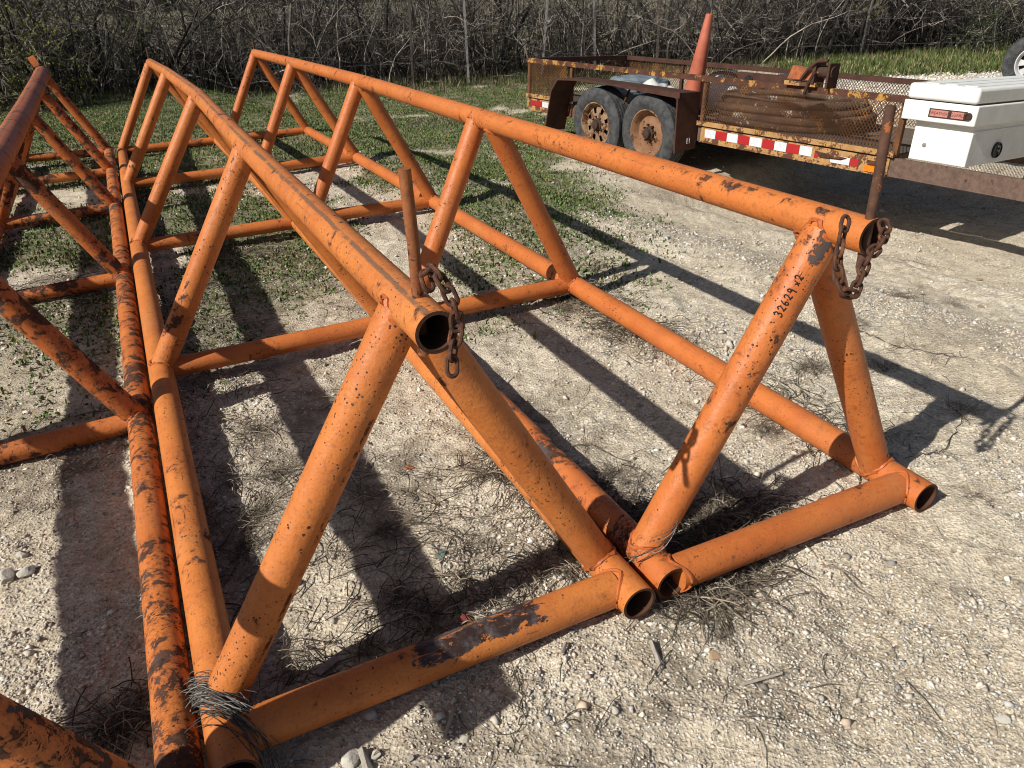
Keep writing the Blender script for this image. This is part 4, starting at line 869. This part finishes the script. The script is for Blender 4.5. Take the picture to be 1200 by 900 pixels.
WG = {'a': ('dark dead weed clump on the ground inside the middle rack', 'dead weeds inside the middle rack'), 'b': ('dry weed clump caught along the bottom rail between the middle and right racks', 'dry weeds between the middle and right racks'),
      'c': ('small dead weed on the bare caliche right of the racks', 'dead weeds on the bare ground'), 'd': ('dry weed growing along the two touching rails at the left', 'dry weeds along the left rails'), 'e': ('dry weed tangle at the far foot of the right rack', 'dry weeds at the right rack')}
WL = [(262, 830, 'the near left leg foot'), (705, 655, 'the middle rack right corner'), (500, 760, 'the black smeared bar'), (758, 645, 'the lettered leg foot'), (920, 630, 'the near bar of the right rack'), (1022, 540, 'the rear leg foot at the right'), (680, 335, 'the second right leg foot'), (790, 410, 'the right side rail'), (540, 360, 'the second cross bar'), (185, 440, 'the second left leg foot'), (165, 290, 'the third left leg foot'), (480, 547, 'the orange brick chip'), (517, 650, 'the green scrap'), (300, 590, 'the rails in the long shadow'), (400, 470, 'the cross bar shadow'), (1170, 490, 'the pipe end shadow'), (1110, 350, 'the brown stones'), (120, 860, 'the lower left pipe'), (990, 330, 'the hanging chain'), (720, 560, 'the pale dry stalk')]
SIZ = ['low spreading', 'bushy', 'sparse', 'wide tangled', 'straggly']
for key, pts in {'a': [ (455, 620), (470, 700), (420, 560), (330, 555), (300, 505), (400, 640), (340, 780), (560, 640), (500, 720), (430, 760), (640, 660)],
                 'b': [(650, 560), (690, 590), (725, 600), (745, 615), (620, 545), (600, 520), (780, 640), (800, 655), (830, 625), (860, 610), (790, 610), (835, 580), (880, 600), (825, 700)],
                 'c': [(1060, 350), (1115, 355), (990, 285), (1040, 430), (1000, 440), (950, 430), (990, 380), (900, 505), (940, 500), (870, 470), (1130, 480), (1150, 580), (720, 560)],
                 'd': [(250, 300), (225, 290), (245, 330), (130, 300), (115, 330), (290, 700), (285, 640), (300, 600), (280, 850), (120, 860), (160, 840)],
                 'e': [(690, 350), (655, 345), (720, 370), (745, 385), (770, 400), (640, 300), (660, 360), (700, 310), (710, 395), (600, 290)]}.items():
    for (u, v) in pts:
        P = G(u, v); vi = int(rng.integers(0, 5)); o = link('dead_weed', WV[vi], TWIG, None, P); o.rotation_euler = (0, 0, rng.uniform(0, 6.28)); sc = rng.uniform(.6, 1.1)*(1.05 if key in 'be' else .75); o.scale = (sc, sc, sc*.55); 
        wn_ = min(WL, key=lambda t: (t[0]-u)**2+(t[1]-v)**2); side = ('left of ' if u < wn_[0]-12 else 'right of ' if u > wn_[0]+12 else 'beside ')
        tag(o, SIZ[vi]+' dead weed '+('' if v > wn_[1]-12 else 'behind, ')+side+wn_[2], 'weed', WG[key][1])
# dry grass wound round the feet of two legs
def wisp(name, c, ax, u, w, rad, n, label, tail, seed, shear=0.):
    r = np.random.default_rng(seed); lines = []
    for i in range(n):
        a0 = r.normal(-1.75, .3) if tail > .5 else r.normal(-.9, .5); a1 = r.normal(1.35, .35) if tail > .5 else a0+r.uniform(1.3, 3.2); t = np.linspace(0, 1, 16); aa = a0+(a1-a0)*t; rr = rad+r.uniform(.001, .016)+.012*np.abs(np.sin(t*6+i))*r.random(); sl_ = r.normal(0, .03)+r.normal(0, .045)*(t-.5)+.008*np.sin(t*9+i*1.7)
        sl_ = sl_-shear*np.sin(aa)*rad
        P = c+np.cos(aa)[:, None]*u*rr[:, None]+np.sin(aa)[:, None]*w*rr[:, None]+ax*sl_[:, None]
        if r.random() < tail:
            k = np.clip((t-.6)/.4, 0, 1)[:, None]; P = P+k*k*(np.array([[.04, -.05, -.02]])*r.uniform(0, 1.5)+r.normal(0, .022, 3))
        if r.random() < .5*tail:
            k = np.clip((.35-t)/.35, 0, 1)[:, None]; P = P+k*(np.array([[-.02, -.02, .01]])*r.uniform(.3, 1.2)+r.normal(0, .018, 3))
        b = r.choice([.06, .12, .22, .36], p=[.3, .3, .25, .15]); lines.append((P, np.full(16, r.uniform(.0006, .0015)), np.array([b*1.02, b*.95, b*.84])))
    me = strand_mesh(name, lines, 3); o = link(name, me, STRAW); tag(o, label, 'dry grass'); return o
D = RACK['M']; c = np.array(D['BL'][0])-aM*.055; wx = norm(np.cross(aM, (0, 0, 1)))
wisp('dry_grass_wisp', c, aM, np.array([0, 0, 1.]), wx, 0.0545, 80, 'matted dry grass wound over the rail at the near left foot of the middle rack', .7, 5, 1.5)
c = np.array(RACK['R']['BL'][0]); wisp('dry_grass_wisp', c+[.02, .0, .10], norm(np.array(RACK['R']['T'][0])-c), norm((.7, -.7, .0)), norm((.7, .7, 0)), .055, 9, 'thin dry grass strands caught round the front leg foot of the right rack', .35, 6)
# stones worth pointing at
GROCK = 'pale stones lying loose on the ground'
def stone_mesh(rx, ry, rz, seed):
    import bmesh
    q = np.random.default_rng(seed); bm = bmesh.new(); bmesh.ops.create_icosphere(bm, subdivisions=3, radius=1)
    V = np.array([v_.co for v_ in bm.verts])
    for k in range(11):
        n_ = norm(q.normal(0, 1, 3)); dd = q.uniform(.45, .85); e = V@n_-dd; V = V-np.clip(e, 0, None)[:, None]*n_
    V = V*(1+q.normal(0, .012, (len(V), 1)))
    for v_, c_ in zip(bm.verts, V): v_.co = (c_[0]*rx, c_[1]*ry, c_[2]*rz)
    me = bpy.data.meshes.new('stone'); bm.to_mesh(me); bm.free(); return me
def rock(u, v, s, tint, label, name='stone', cat='stone', group=GROCK, seed=None, flat=.6):
    P = G(u, v); seed = int(u*7+v) if seed is None else seed; me = stone_mesh(s, s*.78, s*flat, seed)
    at = me.color_attributes.new('tint', 'FLOAT_COLOR', 'POINT'); at.data.foreach_set('color', np.tile(np.array([*tint, 1.], np.float32), len(me.vertices)))
    o = link(name, me, STONE, None, P+[0, 0, s*flat*.35]); o.rotation_euler = (0, 0, rng.uniform(0, 6.28)); return tag(o, label, cat, group)
PALE = (.50, .46, .38)
for (u, v) in [(12, 680), (38, 690), (60, 655), (15, 745), (68, 720), (45, 800), (320, 770), (375, 780), (440, 885), (480, 890), (610, 620), (1110, 395), (1170, 400), (950, 345), (800, 325), (885, 270), (720, 830), (560, 590), (1180, 340), (545, 860)]:
    rock(u, v, rng.uniform(.009, .017), tuple(np.array(PALE)*rng.uniform(.8, 1.25)), ('pale stone ' if (u+v) % 2 else 'small pale stone ')+('left of ' if u < min(WL, key=lambda t: (t[0]-u)**2+(t[1]-v)**2)[0] else 'right of ')+min(WL, key=lambda t: (t[0]-u)**2+(t[1]-v)**2)[2])
for (u, v), s in (((30, 672), .034), ((8, 678), .04), ((26, 650), .022), ((410, 888), .030), ((1175, 840), .020)):
    rock(u, v, s, (.50, .47, .40), {30: 'larger grey stone right of its twin at the left edge', 8: 'largest grey stone at the left edge', 26: 'grey stone above the two largest at the left edge', 410: 'grey stone at the bottom edge near the cross bar', 1175: 'grey stone in the lower right corner'}[u], group='larger grey stones')
rock(480, 547, .022, (.42, .13, .06), 'orange red brick chip inside the middle rack', 'brick_chip', 'brick chip', None); rock(545, 728, .026, (.28, .07, .05), 'dark red brick chip behind the black smeared cross bar', 'brick_chip', 'brick chip', None)
rock(517, 650, .026, (.10, .19, .15), 'flat green scrap lying in the shadow inside the middle rack', 'green_scrap', 'scrap', None, None, .25)
rock(1148, 328, .028, (.30, .22, .13), 'brown stone on the bare ground right of the chain', group=None); rock(1150, 357, .03, (.30, .23, .15), 'flat brown stone below another brown stone at the right', group=None, flat=.35)
rock(838, 767, .022, (.36, .25, .15), 'small tan leaf shaped chip in front of the right rack', 'tan_chip', 'chip', None, None, .3)
# wood splinters and twigs
for (u0, v0, u1, v1, rr, lab) in [(763, 752, 776, 783, .008, 'grey wood splinter lying in front of the rack corner'), (533, 832, 520, 868, .005, 'thin dark stick lying below the near cross bar'), (664, 757, 658, 772, .006, 'short grey stick just below the black smeared bar'), (870, 798, 918, 788, .006, 'flat grey stick in front of the right rack'), (395, 770, 370, 790, .014, 'weathered wood chunk inside the middle rack'), (425, 880, 432, 905, .012, 'tan wood chunk at the bottom edge below the near bar'), (1050, 340, 1085, 343, .008, 'curved grey stick on the caliche right of the chain')]:
    P, Q = G(u0, v0, .008), G(u1, v1, .008); m_ = (P+Q)/2+[0, 0, .004]; d = norm(Q-P); sx = norm(np.cross(d, (0, 0, 1))); mb = MB()
    L = np.linalg.norm(Q-P)/2; up_ = np.cross(sx, d)
    mb.prism([m_-d*L+sx*rr, m_-d*L*.9+up_*rr*.8, m_-d*L*.95-sx*rr*.8, m_-d*L-up_*rr], [m_+d*L*.9+sx*rr*.7, m_+d*L+up_*rr*.6, m_+d*L*.85-sx*rr, m_+d*L*.95-up_*rr])
    o = link('stick', mb.mesh('stick', m_, False), WOOD, None, m_); tag(o, lab, 'stick', 'wood bits on the ground')
# long dry runners and twigs on the bare ground
def runner(pts, rr, label, branches=6, seed=1):
    r = np.random.default_rng(seed); P = np.array([G(u, v, .006) for u, v in pts]); t = np.linspace(0, len(P)-1, 24); Q = np.stack([np.interp(t, np.arange(len(P)), P[:, k]) for k in range(3)], 1)
    Q[:, :2] += r.normal(0, .006, (24, 2)); Q[:, 2] += np.abs(r.normal(0, .006, 24)); col = np.array([.09, .075, .06]); lines = [(Q, np.linspace(rr, rr*.6, 24), col)]
    for k in range(branches):
        B, _ = wander(Q[int(r.integers(1, 22))], [r.normal(), r.normal(), .25], r.uniform(.05, .2), 6, .35, -.04, r); lines.append((B, np.linspace(rr*.6, rr*.3, 7), col))
    o = link('dry_twig', strand_mesh('dry_twig', lines, 4), TWIG); return tag(o, label, 'twig', 'dry twigs on the ground')
runner([(600, 780), (612, 815), (610, 850), (600, 885)], .0022, 'forked dry twig lying in front of the smeared cross bar', 8, 3)
runner([(820, 690), (850, 730), (865, 770)], .0024, 'dark twig with short branches below the right rack bar', 8, 4)
runner([(1000, 385), (1050, 405), (1100, 415), (1140, 420)], .0022, 'long thin runner of dead weed on the caliche below the chain', 12, 5)
runner([(1040, 300), (1090, 310), (1130, 318)], .002, 'thin dry twig on the caliche beside the open pipe end', 8, 6)
runner([(1060, 540), (1110, 525), (1130, 490), (1105, 470)], .0022, 'curved dark twig beside the near right rail end', 8, 7)
runner([(800, 535), (850, 500), (880, 470)], .002, 'thin forked twig on the ground inside the right rack', 10, 8)
runner([(640, 535), (690, 520), (740, 545), (770, 560)], .0022, 'pale curved dry stalk beside the leg of the middle rack', 8, 9)

# labels that would be shared by two or three look-alikes also say which of them
bpy.context.view_layer.update(); seen = {}
for o in COL.objects:
    if o.parent is None and o.get('label'): seen.setdefault(o['label'], []).append(o)
for lab, obs in seen.items():
    if 2 <= len(obs) <= 4:
        obs.sort(key=lambda o: pix(o.location)[0]); k = len(obs)
        names = {2: ['left of two', 'right of two'], 3: ['left of three', 'middle of three', 'right of three'], 4: [q+' of four' for q in ('leftmost', 'second', 'third', 'rightmost')]}[k]
        for o, wd in zip(obs, names):
            nl = lab+', '+wd
            if len(nl.split()) > 16: nl = nl.replace(' dead weed', ' weed').replace(' spreading', '').replace(' tangled', '')
            o['label'] = nl
